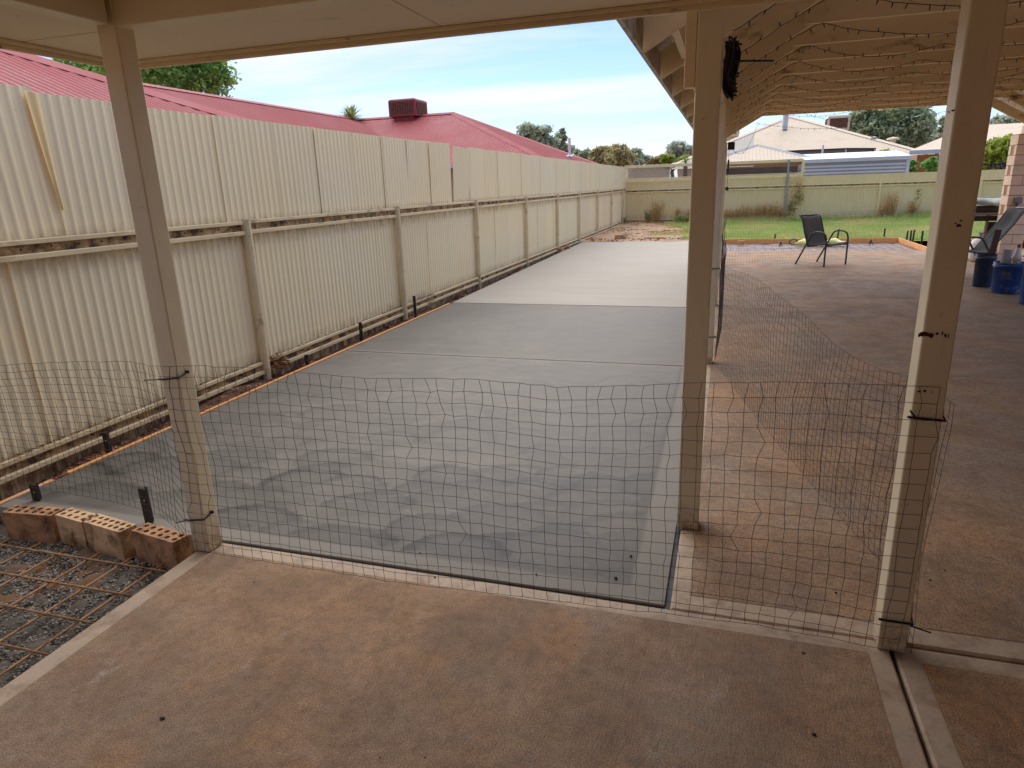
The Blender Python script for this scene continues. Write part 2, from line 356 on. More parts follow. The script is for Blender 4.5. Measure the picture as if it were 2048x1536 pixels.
def np_obj(name, V, F, mat, parent=None, kind=None, off=(0, 0, 0), smooth=False):
    me = bpy.data.meshes.new(name); V = np.asarray(V, float)-np.array(off)
    F = np.asarray(F); k = F.shape[1]
    me.vertices.add(len(V)); me.vertices.foreach_set('co', V.ravel())
    me.loops.add(F.size); me.loops.foreach_set('vertex_index', F.ravel().astype(np.int32))
    me.polygons.add(len(F)); me.polygons.foreach_set('loop_start', np.arange(0, F.size, k, dtype=np.int32))
    me.polygons.foreach_set('loop_total', np.full(len(F), k, dtype=np.int32))
    if smooth: me.polygons.foreach_set('use_smooth', np.ones(len(F), bool))
    me.update(calc_edges=True); me.validate(); me.materials.append(mat)
    o = bpy.data.objects.new(name, me); col.objects.link(o)
    if parent: o.parent = parent
    if kind: o['kind'] = kind
    return o
def vnoise(x, y, seed=0):
    x, y = np.asarray(x, float), np.asarray(y, float); xi, yi = np.floor(x).astype(int), np.floor(y).astype(int); fx, fy = x-xi, y-yi
    fx, fy = fx*fx*(3-2*fx), fy*fy*(3-2*fy)
    def h(i, j):
        n = (i*374761393+j*668265263+seed*974711) & 0x7fffffff; n = ((n ^ (n >> 13))*1274126177) & 0x7fffffff
        return (n & 0xffff)/65535.
    return (h(xi, yi)*(1-fx)+h(xi+1, yi)*fx)*(1-fy)+(h(xi, yi+1)*(1-fx)+h(xi+1, yi+1)*fx)*fy
def grid_sheet(name, x0, x1, y0, y1, step, fz, mat, kind='structure'):
    nx, ny = max(2, int((x1-x0)/step)), max(2, int((y1-y0)/step))
    X, Y = np.meshgrid(np.linspace(x0, x1, nx), np.linspace(y0, y1, ny)); Z = fz(X, Y)
    V = np.stack([X.ravel(), Y.ravel(), Z.ravel()], 1)
    I = np.arange(nx*ny).reshape(ny, nx)
    F = np.stack([I[:-1, :-1], I[:-1, 1:], I[1:, 1:], I[1:, :-1]], -1).reshape(-1, 4)
    return np_obj(name, V, F, mat, None, kind, smooth=True)
def cards(P, size, flat=0., aspect=1.6, rng=RNG):
    """leaf-sized quads at points P"""
    n = len(P); u = rng.normal(size=(n, 3)); w = rng.normal(size=(n, 3))
    if flat: u[:, 2] *= (1-flat); w[:, 2] *= (1-flat)
    u /= np.linalg.norm(u, axis=1)[:, None]; w -= (u*w).sum(1)[:, None]*u; w /= np.linalg.norm(w, axis=1)[:, None]
    s = (np.asarray(size)*rng.uniform(.6, 1.35, n))[:, None]
    a, b = u*s*aspect/2, w*s/2
    V = np.stack([P-a, P+b, P+a, P-b], 1).reshape(-1, 3)
    return V, np.arange(4*n).reshape(n, 4)

# ------------------------------------------------------------------ the ground and the concrete
tag(MB().add([(-600, -600, -.22), (600, -600, -.22), (600, 600, -.22), (-600, 600, -.22)], [(0, 1, 2, 3)]).build('ground', M['ground']), kind='structure')
def dirtz(X, Y):
    return -.075+.05*(vnoise(X*5, Y*5, 1)-.5)+.05*(vnoise(X*1.3, Y*1.3, 2)-.5)-.04*np.clip((4.2-Y)/2, 0, 1)+.07*np.exp(-((Y-4.55)/.6)**2)*(X < -3.83)
grid_sheet('soil', -4.6, -3.72, -1.5, 19.8, .06, dirtz, M['dirt'])
grid_sheet('garden_bed', -4.6, -.3, 19.6, 29.6, .12, lambda X, Y: -.03+.06*(vnoise(X*2, Y*2, 3)-.5)+.05*vnoise(X*.6, Y*.6, 4), M['bark_mulch'])
grid_sheet('lawn', -.6, 16, 19.45, 29.6, .25, lambda X, Y: -.05+.06*vnoise(X*.7, Y*.7, 5), M['lawn_soil'])
grid_sheet('gravel_bed', -4.2, -2.2, -.6, 2.5, .02, lambda X, Y: -.108+.03*(vnoise(X*9, Y*9, 6)-.5)+.035*(vnoise(X*30, Y*30, 8)-.5), M['gravel'])
grid_sheet('gravel_bed', -.3, 4.4, 16.5, 19.6, .07, lambda X, Y: -.085+.02*(vnoise(X*9, Y*9, 7)-.5), M['gravel2'])

def panel(name, x0, x1, y0, y1, z, mats, m=(0, 0, 0, 0), label=None, th=.14, parent=None, root=None):
    """concrete panel; m = width of the smooth margin on the -x, +x, -y, +y sides"""
    b = MB(); xs = [x0, x0+m[0], x1-m[1], x1]; ys = [y0, y0+m[2], y1-m[3], y1]
    for i in range(3):
        for j in range(3):
            if xs[i+1]-xs[i] < 1e-6 or ys[j+1]-ys[j] < 1e-6: continue
            dz = 0 if (i == 1 and j == 1) else -.0015
            b.add([(xs[i], ys[j], z+dz), (xs[i+1], ys[j], z+dz), (xs[i+1], ys[j+1], z+dz), (xs[i], ys[j+1], z+dz)], [(0, 1, 2, 3)], 0 if (i == 1 and j == 1) else 1)
    e_ = .008   # arrised edge
    top = [(x0, y0), (x1, y0), (x1, y1), (x0, y1)]; o_ = [(x0-e_, y0-e_), (x1+e_, y0-e_), (x1+e_, y1+e_), (x0-e_, y1+e_)]
    vs = [(a, c, z-.0015) for a, c in top]+[(a, c, z-e_-.002) for a, c in o_]+[(a, c, z-th) for a, c in o_]
    b.add(vs, [(i, i+4, (i+1) % 4+4, (i+1) % 4) for i in range(4)]+[(i+4, i+8, (i+1) % 4+8, (i+1) % 4+4) for i in range(4)], 1)
    return b.build(name, mats, parent, root=root)
patio = tag(bpy.data.objects.new('patio', None), kind='structure'); col.objects.link(patio)
G = .009
om = [M['old'], M['margin']]
panel('concrete_panel', -2.30, .625, -2.6, 2.318, 0., om, (.085, .068, 0, .075), parent=patio)
panel('concrete_panel', .655, 5.5, -2.6, 2.31, -.004, om, (.068, 0, 0, .075), parent=patio)
ys_ = [2.332, 6.10, 9.17, 12.62, 16.72]
for k in range(4):
    panel('concrete_panel', -.118, 5.5, ys_[k]+G, ys_[k+1]-G, 0. if k else -.003, om, (.06, 0, .10 if k == 0 else .02, .02), parent=patio)
new = tag(bpy.data.objects.new('new_slab', None), kind='structure'); col.objects.link(new)
def wet_panel(x0, x1, y0, y1, seed, front):
    st = .022; nx, ny = int((x1-x0)/st), int((y1-y0)/st)
    X, Y = np.meshgrid(np.linspace(x0, x1, nx), np.linspace(y0, y1, ny)); rng = np.random.default_rng(seed)
    tone = np.full(X.shape, .60); Z = np.zeros(X.shape)
    cy = y1+.3; row = 0
    while cy > y0-.4:
        cx = x0-.3+rng.uniform(0, .3)
        while cx < x1+.3:
            r = rng.uniform(.16, .27); ax_ = rng.uniform(1.0, 1.4)
            qx, qy = cx+rng.uniform(-.08, .08), cy+rng.uniform(-.12, .12)
            d = np.sqrt(((X-qx)/ax_)**2+(Y-qy)**2)/r; m_ = d < 1
            wet = np.clip((4.9-qy)/2.2, 0, 1) if front else 0.
            t0 = rng.normal(.60-.30*wet, .025+.055*wet)
            edge = np.where(d > .80, (.14 if front else .07)*rng.uniform(-1, .5), 0)
            ln = .035*np.sin(d*r*190)*(vnoise(X*6, Y*6, row+7)-.2)
            tone = np.where(m_, .22*tone+ln+.78*(t0+edge-.22*wet*(d**3-.35)), tone)
            tl = rng.uniform(-.004, .004, 2); Z = np.where(m_, (X-qx)*tl[0]+(Y-qy)*tl[1]-.0006, Z)
            cx += rng.uniform(.22, .40)
        cy -= rng.uniform(.13, .22); row += 1
    tone += .10*(vnoise(X*1.5, Y*1.5, seed)-.5)+.07*(vnoise(X*9, Y*9, seed+1)-.5)
    if front:
        mg = np.minimum.reduce([Y-y0-.115, x1-.16-X]); inside = mg < 0
        tone = np.where(inside, .76+.08*(vnoise(X*4, Y*4, 3)-.5), tone); Z = np.where(inside, -.002, Z); tone = np.where(np.abs(mg) < .012, .38, tone)
    jy = np.minimum(np.abs(Y-(y1 if front else y0)), 9); tone = np.where((jy < .045) & (jy > .022), .76, np.where(jy <= .022, tone+.1, tone))
    Z = Z-.004
    V = np.stack([X.ravel(), Y.ravel(), Z.ravel()], 1); I = np.arange(nx*ny).reshape(ny, nx)
    F = np.stack([I[:-1, :-1], I[:-1, 1:], I[1:, 1:], I[1:, :-1]], -1).reshape(-1, 4)
    o = np_obj('concrete_panel', V, F, M['wet'], new, smooth=True)
    at = o.data.attributes.new('tone', 'FLOAT', 'POINT'); at.data.foreach_set('value', np.clip(tone, 0, 1).ravel().astype(np.float32))
    b = MB(); b.add([(x0, y0, -.005), (x1, y0, -.005), (x1, y1, -.005), (x0, y1, -.005), (x0, y0, -.16), (x1, y0, -.16), (x1, y1, -.16), (x0, y1, -.16)],
                    [(0, 4, 5, 1), (1, 5, 6, 2), (2, 6, 7, 3), (3, 7, 4, 0)])
    b.build('slab_edge', M['pale'], o)
SX0, SX1 = -3.765, -.150
wet_panel(SX0, SX1, 2.352, 6.03, 3, True); wet_panel(SX0, SX1, 6.05, 9.06, 4, False)
b = MB(); b.prism([(-3.78, 9.075), (SX1, 9.075), (SX1, 19.66), (-3.96, 19.66)], -.16, -.001, 'z'); b.build('concrete_panel', M['pale'], new)
MB().box(SX0, SX1, 9.045, 9.085, -.16, -.012).build('joint_filler', M['margin'], new)
MB().box(-.149, -.127, 2.352, 19.6, -.16, -.02).build('joint_filler', M['black'], new)
MB().box(-2.31, -.13, 2.327, 2.351, -.16, -.016).build('joint_filler', M['black'], new)

# timber form boards
def board(name, p, q, w, h, mat, label, cat, group=None):
    mid = (Vector(p)+Vector(q))/2; o = MB().beam(p, q, w, h).build(name, mat, bevel=.003)
    return tag(o, label, cat, group)
board('form_board', (-3.792, 2.80, -.05), (-3.80, 9.0, -.05), .034, .105, M['form'], 'long orange timber form board along the fresh slab beside the tall fence', 'board')
board('form_board', (-3.792, 1.9, -.052), (-3.791, 2.70, -.052), .034, .105, M['form'], 'short orange timber form board end beside the row of clay bricks', 'board')
board('form_board', (-.12, 19.47, -.01), (4.21, 19.47, -.01), .036, .13, M['form'], 'orange timber form board along the lawn edge behind the chair', 'board')
board('form_board', (4.235, 16.6, -.01), (4.235, 19.49, -.01), .036, .13, M['form'], 'orange timber form board closing the right end of the gravel pit', 'board')

# ------------------------------------------------------------------ left boundary fence
def corr_mesh(name, w, h, mat, pitch=.076, depth=.016, spp=8, flare=None):
    n = int(round(w/pitch*spp)); b = MB(); vs = []
    for i in range(n+1):
        u = w*i/n
        x = -depth/2+depth/2*math.cos(2*math.pi*u/pitch)
        x = x if x > -depth*.62 else -depth*.62-.2*(x+depth*.62)
        for k in range(3):
            vs.append((x, u, h*k/2))
    b.add(vs, [(i*3+k, (i+1)*3+k, (i+1)*3+k+1, i*3+k+1) for i in range(n) for k in range(2)])
    return b.mesh(name, mat, True)
FX = -4.07
fence = thing('steel_fence', (FX, 14, 0), 'tall cream corrugated steel boundary fence with a raised upper row of sheets', 'fence')
def loc_(x, y, z): return (x-fence.location.x, y-fence.location.y, z-fence.location.z)
SW = .76
low = corr_mesh('lower_sheet', SW+.002, 1.62, M['f_low'], .0762, .0135); upm = corr_mesh('upper_sheet', .776, .885, M['f_up'], .0776, .0115)
y = 2.96-.757*4; k = 0
while y < 29.3:
    inst('lower_sheet', low, fence, loc_(FX-.012-.004*(k % 2), y, -.28), (0, rad(random.uniform(-.25, .25)), 0)); y += .757; k += 1
seams = [3.38-.767*4+.767*i for i in range(4)]+[3.38, 4.145, 4.908, 5.66, 6.38, 7.10, 7.83, 8.53, 9.24]
y = 10.06
while y < 29.2: seams.append(y); y += .765
for i, y in enumerate(seams):
    lean = {8.53: .5, 9.24: 1.3, 10.06: -1.9}.get(round(y, 2), random.uniform(-.12, .12))
    out = {8.53: .8, 9.24: 1.4, 10.06: 1.6}.get(round(y, 2), random.uniform(-.15, .15))
    if y < 3.37 and y > 2.5: lean = 2.0
    yy = y+(.035 if abs(y-10.06) < .01 else 0)
    inst('upper_sheet', upm, fence, loc_(FX-.014-.005*(i % 2), yy, 1.365+random.uniform(-.006, .006)), (rad(lean), rad(out), 0))
b = MB(); vs = []     # tapered yellow lap that the leaning sheet has uncovered
for i in range(7):
    t = i/6
    for k_ in range(2): vs.append((FX-.020+.014*math.cos(t*math.pi*2.2), 3.385-(.125 if k_ else .012)*(1-t*.0)+(.0 if k_ else 0)+.11*(t-1)*0, 0))
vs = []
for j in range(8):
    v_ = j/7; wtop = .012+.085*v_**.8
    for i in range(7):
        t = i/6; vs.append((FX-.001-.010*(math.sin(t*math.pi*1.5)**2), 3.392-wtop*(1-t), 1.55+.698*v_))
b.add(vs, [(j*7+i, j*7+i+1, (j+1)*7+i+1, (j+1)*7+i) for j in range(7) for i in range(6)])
tag(b.build('sheet_lap', M['f_yel'], fence, True), 'yellow lap of a sheet exposed by the leaning one')
PY = [-.76, 2.16, 5.09, 8.03, 10.96, 14.0, 16.86, 19.55, 22.5, 25.4, 28.3]
def rail(y0, y1, zt, zb, droop=0.):
    for nm, za, zc, xo, m_ in (('rail', zt-.030, zt, .030, 'f_rail'), ('rail', zb, zb+.034, .036, 'f_rail'), ('rail_web', zb+.028, zt-.026, .006, 'f_recess')):
        MB().box(FX+.002, FX+xo, y0, y1, za, zc).build(nm, M[m_], fence, bevel=.004 if nm == 'rail' else 0)
for y0, y1 in zip(PY[:-1], PY[1:]):
    dz = random.uniform(-.006, .006)
    rail(y0+.036, y1-.036, 1.395+dz, 1.275+dz); rail(y0+.036, y1-.036, .122+dz, .004+dz)
rail(28.33, 29.25, 1.40, 1.28); rail(28.33, 29.25, .125, .005)
scr = MB()
for y_ in np.arange(.2, 29, .19):
    for z_, x_ in ((1.335, FX+.007), (.062, FX+.007)):
        y2 = y_+random.uniform(-.012, .012); scr.tube([(x_-.001, y2, z_+random.uniform(-.006, .006)), (x_+.005, y2, z_)], .0055, 6)
scr.build('rail_screws', M['chip'], fence, kind='stuff')
pm_ = MB(); n_ = 10
prof = [(.004, -.034), (.030, -.036), (.052, -.030), (.062, -.014), (.064, .0), (.062, .014), (.052, .030), (.030, .036), (.004, .034)]
pm_.prism(prof, -.2, 1.405, 'z'); pmesh = pm_.mesh('fence_post', M['f_post'], False)
for y in PY: inst('post', pmesh, fence, loc_(FX, y, random.uniform(-.006, .01)), (rad(random.uniform(-.3, .3)), rad(random.uniform(0, .4)), 0))

# ------------------------------------------------------------------ back fence
BY = 29.35
bf = thing('steel_fence', (2, BY, 0), 'yellow cream corrugated back fence with a lattice strip above the lawn', 'fence')
bsh = corr_mesh('fence_sheet', .756, 1.70, M['b_fence'], .095, .022, 6)
x = -4.1; k = 0
while x < 15:
    inst('sheet', bsh, bf, (x-2, .015+.004*(k % 2), -.05), (0, 0, -math.pi/2)); x += .757; k += 1
XP = [-4.12, -1.02, 2.22, 5.52, 8.8, 12.1, 15.2]
for x0, x1 in zip(XP[:-1], XP[1:]):
    for zt, zb in ((1.345, 1.20), (.125, -.01)):
        MB().box(x0+.03, x1-.03, BY-.035, BY-.004, zt-.045, zt).build('rail', M['b_rail'], bf, bevel=.004)
        MB().box(x0+.03, x1-.03, BY-.040, BY-.004, zb, zb+.04).build('rail', M['b_rail'], bf, bevel=.004)
        MB().box(x0+.03, x1-.03, BY-.008, BY-.003, zb+.036, zt-.04).build('rail_web', M['f_recess'], bf)
for x in XP:
    if x == 2.22: MB().box(x-.035, x+.035, BY-.075, BY-.012, -.1, 2.29).build('post', M['zinc_dark'], bf, bevel=.006)
    else: MB().box(x-.035, x+.035, BY-.07, BY-.012, -.1, 1.40 if x > 0 else 1.66).build('post', M['b_rail'], bf, bevel=.006)
lz0, lz1, lx0, lx1 = 1.79, 2.19, -4.15, 2.76
MB().box(lx0, lx1, BY-.045, BY+.012, lz1, lz1+.11).build('lattice_rail', M['b_rail'], bf, bevel=.005)
MB().box(lx0, lx1, BY-.045, BY+.012, lz0-.15, lz0-.04).build('lattice_rail', M['b_rail'], bf, bevel=.005)
MB().box(lx0, lx1, BY-.035, BY+.012, lz0-.03, lz0).build('lattice_rail', M['b_rail'], bf, bevel=.005)
MB().box(lx1-.06, lx1+.04, BY-.047, BY+.014, lz0-.03, lz1+.06).build('lattice_post', M['b_rail'], bf, bevel=.005)
b = MB(); H_ = lz1-lz0+.03; x = lx0-H_
while x < lx1:
    for s_, yo in ((1, -.012), (-1, -.003)):
        xa, xb = (x, x+H_) if s_ > 0 else (x+H_, x); za, zb_ = lz0-.01, lz1+.02
        if min(xa, xb) > lx0-.02 and max(xa, xb) < lx1: b.beam((xa, BY+yo, za), (xb, BY+yo, zb_), .007, .030, up=(0, 1, 0))
    x += .10
b.build('lattice', M['lattice'], bf, kind='stuff')

# ------------------------------------------------------------------ verandah that the camera stands under
VZ = 2.225
ver = thing('verandah', (-2.27, 2.27, 0), 'cream verandah roof edge with a flat sheeted soffit and two square posts', 'verandah')
def square_post(x0, x1, y0, y1, z1, parent, z0=0.):
    return MB().box(x0, x1, y0, y1, z0, z1).build('post', M['post'], parent, bevel=.006)
lp = square_post(-2.315, -2.225, 2.222, 2.312, VZ+.2, ver, .001); lp['label'] = 'leaning-looking left post behind the clay bricks'
rp = square_post(.590, .680, 2.268, 2.358, VZ+.2, ver, -.002); rp['label'] = 'post with chipped paint and black cable ties'
for o in (lp, rp): del o['label']
MB().box(-2.312, 6.3, 2.226, 2.308, VZ, 2.52).build('beam', M['post'], ver, bevel=.004)
MB().box(-2.312, -2.23, -2.9, 2.20, VZ+.003, 2.52).build('beam', M['post'], ver, bevel=.004)
SZ = 2.238
def soff(x0, x1, y0, y1): MB().box(x0+.0025, x1-.0025, y0+.0025, y1-.0025, SZ, SZ+.006).build('soffit_sheet', M['soffit'], ver)
EX, EY = -2.83, 2.835
for x0, x1 in ((EX, -1.15), (-1.15, 1.25), (1.25, 3.65), (3.65, 6.3)): soff(x0, x1, 2.308, EY)
for y0, y1 in ((-2.9, -.1), (-.1, 2.305)): soff(EX, -2.313, y0, y1)
MB().box(-2.23, 6.3, -2.9, 2.226, 2.515, 2.53).build('ceiling_sheet', M['soffit'], ver)
MB().box(EX-.02, 6.3, EY, EY+.022, SZ-.034, SZ+.16).build('fascia', M['fascia'], ver, bevel=.003)
MB().box(EX-.022, EX, -2.9, EY, SZ-.033, SZ+.16).build('fascia', M['fascia'], ver, bevel=.003)
MB().box(EX, 6.3, EY-.028, EY-.004, SZ-.014, SZ-.002).build('soffit_trim', M['fascia'], ver)
MB().box(EX+.004, EX+.028, -2.9, EY-.03, SZ-.014, SZ-.002).build('soffit_trim', M['fascia'], ver)
rz_ = 2.40
b = MB(); b.add([(EX-.08, EY+.08, rz_), (6.4, EY+.08, rz_), (6.4, -2.9, rz_+2.1), (-.2, -2.9, rz_+2.1)], [(0, 1, 2, 3)])
b.add([(EX-.08, EY+.08, rz_), (-.2, -2.9, rz_+2.1), (EX-.08, -2.9, rz_)], [(0, 1, 2)]); b.build('roof_sheet', M['tan_roof'], ver)
# paint chips on the right post
def chip(px, py, w, h, seed):
    p = at_y(px, py, 2.2672); r_ = random.Random(seed); n = 9
    pts = [(p.x+w*math.cos(2*math.pi*i/n)*r_.uniform(.5, 1), 2.2668, p.z+h*math.sin(2*math.pi*i/n)*r_.uniform(.5, 1)) for i in range(n)]
    MB().add(pts, [tuple(range(n))]).build('paint_chip', M['chip'], rp, root=ver)
for i, (px, py, w, h) in enumerate(((1848, 668, .018, .011), (1862, 671, .012, .010), (1874, 667, .006, .005), (1885, 666, .003, .010), (1891, 671, .005, .008), (1897, 672, .002, .012),
        (1838, 672, .005, .004), (1917, 451, .011, .006), (1911, 447, .005, .003), (1922, 441, .006, .003), (1838, 783, .008, .004), (1849, 782, .006, .006), (1863, 784, .002, .005), (1906, 221, .006, .004), (1898, 224, .004, .003))):
    chip(px, py, w, h, i)

# ------------------------------------------------------------------ gabled patio roof
per = thing('pergola', (-.096, 2.98, 0), 'gabled patio roof with exposed cream rafters over the brown concrete', 'pergola')
T_ = .567; RX = 2.4
def rb(x): return 2.195+T_*(x+.42) if x <= RX else 2.195+T_*(2*RX-x+.42)
yk = [3.55+.92*k for k in range(13)]
for y in yk:
    for sgn in (1, -1):
        f = (lambda x: x) if sgn > 0 else (lambda x: 2*RX-x)
        poly = [(f(-.42), 2.195), (f(RX-.001), rb(RX)), (f(RX-.001), rb(RX)+.165), (f(-.42), 2.195+.155)]
        if sgn < 0: poly = poly[::-1]
        MB().prism(poly, y-.022, y+.022).build('rafter', M['timber_paint'], per, bevel=.003)
    MB().box(.50, 2*RX-.50, y-.069, y-.0235, 2.752, 2.918).build('collar_tie', M['timber_paint'], per, bevel=.003)
    for xb in (.66, 2*RX-.66):
        MB().tube([(xb, y-.069, 2.83), (xb, y-.082, 2.83)], .017, 8).build('bolt', M['f_post'], per)
MB().box(RX-.02, RX+.02, 3.0, 14.8, rb(RX)-.02, rb(RX)+.2).build('ridge_beam', M['timber_paint'], per)
for xp in (-.33, .45, 1.25, 2.05):
    for sgn in (1, -1):
        X_ = xp if sgn > 0 else 2*RX-xp
        MB().box(X_-.035, X_+.035, 2.95, 14.85, rb(X_)+.158, rb(X_)+.198).build('batten', M['timber_paint'], per)
for i in range(12):   # blocking between rafter tails
    MB().box(-.30, -.262, yk[i]+.023, yk[i+1]-.023, rb(-.28)+.02, rb(-.28)+.13).build('blocking', M['timber_paint'], per)
MB().box(-.118, -.074, 3.02, 14.6, 2.205, 2.352).build('wall_plate', M['timber_paint'], per, bevel=.003)
MB().box(2*RX+.074, 2*RX+.118, 3.02, 14.6, 2.205, 2.352).build('wall_plate', M['timber_paint'], per, bevel=.003)
for sgn in (1, -1):
    f = (lambda x: x) if sgn > 0 else (lambda x: 2*RX-x)
    prf = [(-.50, rb(-.5)+.235), (RX, rb(RX)+.25), (RX, rb(RX)+.262), (-.50, rb(-.5)+.252)]
    poly = [(f(a_), c_) for a_, c_ in prf]
    MB().prism(poly if sgn > 0 else poly[::-1], 2.9, 14.95).build('roof_sheet', M['eave_white'], per)
    Xe = f(-.47)
    MB().box(Xe-.012, Xe+.012, 2.92, 14.9, rb(-.5)+.105, rb(-.5)+.232).build('eave_fascia', M['eave_white'], per)
MB().prism([(.3, 2.60), (RX, rb(RX)), (2*RX-.3, 2.60), (2*RX-.3, 2.75), (RX, rb(RX)+.18), (.3, 2.75)][:0] or [(1.05, 2.93), (2*RX-1.05, 2.93), (RX, 3.80)], 14.62, 14.635).build('gable_lining', M['soffit'], per)
for i, y0 in enumerate((2.98, 6.14, 9.2, 12.3, 14.42)):
    square_post(-.146, -.046, y0, y0+.1, 2.205 if i else 2.30, per, .001)
MB().box(-.190, -.1475, 2.985, 3.03, 1.96, 2.36).build('post_cleat', M['timber_paint'], per, bevel=.003)

# the brick pillar on the far side
pil = thing('brick_pillar', (4.9, 14.42, 0), 'cream pink block pillar carrying the right side of the patio roof', 'pillar')
MB().box(4.736, 5.064, 14.256, 14.584, 0.001, 2.20).build('mortar_core', M['mortar'], pil)
bm_ = MB().box(-.172, .172, -.05, .05, 0, .156).mesh('block', M['pillar']); bm2 = MB().box(-.0835, .0835, -.174, .174, 0, .156).mesh('block', M['pillar'])
for k in range(13):
    z = .008+.1685*k
    for (dx, dy) in (((0, -.125), (0, .125)) if k % 2 else ((-.0875, 0), (.0875, 0))):
        inst('block', bm_ if k % 2 else bm2, pil, (dx+random.uniform(-.002, .002), dy+random.uniform(-.002, .002), z))
# a power point with a black plug on the pillar
pw = thing('power_outlet', (5.2, 14.24, 1.05), 'brown power outlet with a black plug on the block pillar', 'outlet')
p_ = at_y(2036, 402, 14.22)
pw.location = (p_.x, 14.236, p_.z)
MB().box(p_.x-.06, p_.x+.06, 14.20, 14.238, p_.z-.05, p_.z+.06).build('plate', M['bbq'], pw, bevel=.005)
MB().beam((p_.x-.02, 14.18, p_.z-.03), (p_.x-.06, 14.15, p_.z-.12), .04, .05).build('plug', M['black'], pw, bevel=.006)

# house walls behind the camera and along the patio (outside the photograph, they shade it)
hs = thing('house', (5.9, 5, 0), 'unseen cream rendered house wall shading the right side of the patio', 'house')
MB().box(5.56, 5.8, -3.2, 5.0, -.1, 2.6).build('wall', M['pillar'], hs)
MB().box(-2.2, 5.56, -3.2, -2.95, -.1, 2.6).build('wall', M['pillar'], hs)
MB().box(5.52, 5.565, 3.6, 4.5, 0.01, 2.1).build('door', M['brown_wood'], hs)

# ------------------------------------------------------------------ neighbours: the red roofed house
def roof_face(name, P0, udir, ulen, vdir, vfun, mat, parent, pitch=.11, amp=.012):
    """corrugated roof plane: eave from P0 along udir; ribs run along vdir up to vfun(u)"""
    P0, u, v = Vector(P0), Vector(udir).normalized(), Vector(vdir).normalized(); n = u.cross(v)
    if n.z < 0: n = -n
    k = int(ulen/pitch)*4; vs = []
    for i in range(k+1):
        t = ulen*i/k; o = (0, amp, amp*.6, 0)[i % 4]; L = max(vfun(t), 0.)
        vs += [P0+u*t+n*o, P0+u*t+v*L+n*o]
    b = MB(); b.add(vs, [(2*i, 2*i+2, 2*i+3, 2*i+1) for i in range(k)])
    return b.build(name, mat, parent)
def cap(p, q, parent, mat, w=.30):
    p, q = Vector(p), Vector(q); d = (q-p).normalized(); s_ = d.cross(Vector((0, 0, 1))).normalized(); b = MB(); r = []
    for c in (p, q): r += [c-s_*w/2+Vector((0, 0, -.03)), c+Vector((0, 0, .055)), c+s_*w/2+Vector((0, 0, -.03))]
    b.add(r, [(0, 1, 4, 3), (1, 2, 5, 4)]); return b.build('ridge_cap', mat, parent)
red = thing('red_house', (-12, 15, 0), 'low house with a red corrugated hip roof behind the tall fence', 'house')
PT = .414; CS = math.cos(math.atan(PT)); ze = 2.4; W = 5.0; zr = ze+W*PT
def hip_wing(Xe, Yc, Xin, parent, mat, capm):
    L = Xe-Xin
    f1 = lambda t: min(t, W)/CS           # t measured from the hip corner
    roof_face('roof_face', (Xe, Yc-W, ze), (-1, 0, 0), L, (0, 1, PT), f1, mat, parent)
    roof_face('roof_face', (Xe, Yc+W, ze), (-1, 0, 0), L, (0, -1, PT), f1, mat, parent)
    roof_face('roof_face', (Xe, Yc-W, ze), (0, 1, 0), 2*W, (-1, 0, PT), lambda t: min(t, 2*W-t)/CS, mat, parent)
    E_ = (Xe-W, Yc, zr)
    cap((Xe, Yc-W, ze), E_, parent, capm); cap((Xe, Yc+W, ze), E_, parent, capm); cap(E_, (Xin, Yc, zr), parent, capm)
    for p, q in (((Xe+.06, Yc-W, ze-.07), (Xe+.06, Yc+W, ze-.07)), ((Xe, Yc-W-.06, ze-.07), (Xin+W, Yc-W-.06, ze-.07)), ((Xe, Yc+W+.06, ze-.07), (Xin+W, Yc+W+.06, ze-.07))):
        MB().beam(p, q, .12, .14).build('gutter', M['white'], parent)
    MB().box(Xin+W-.5, Xe-.5, Yc-W+.5, Yc+W-.5, -.2, ze).build('wall', M['wall_cream'], parent)
BXr = -14.75
hip_wing(-5.5, 26.43, BXr, red, M['red'], M['redcap']); hip_wing(-5.58, 2.70, BXr, red, M['red'], M['redcap'])
roof_face('roof_face', (BXr+W, 2.0, ze), (0, 1, 0), 25, (-1, 0, PT), lambda t: W/CS, M['red'], red)
roof_face('roof_face', (BXr-W, 2.0, ze), (0, 1, 0), 25, (1, 0, PT), lambda t: W/CS, M['red'], red)
cap((BXr, 2, zr), (BXr, 26.43, zr), red, M['redcap'])
MB().box(BXr-W+.5, BXr+W-.5, 2.5, 26, -.2, ze).build('wall', M['wall_cream'], red)
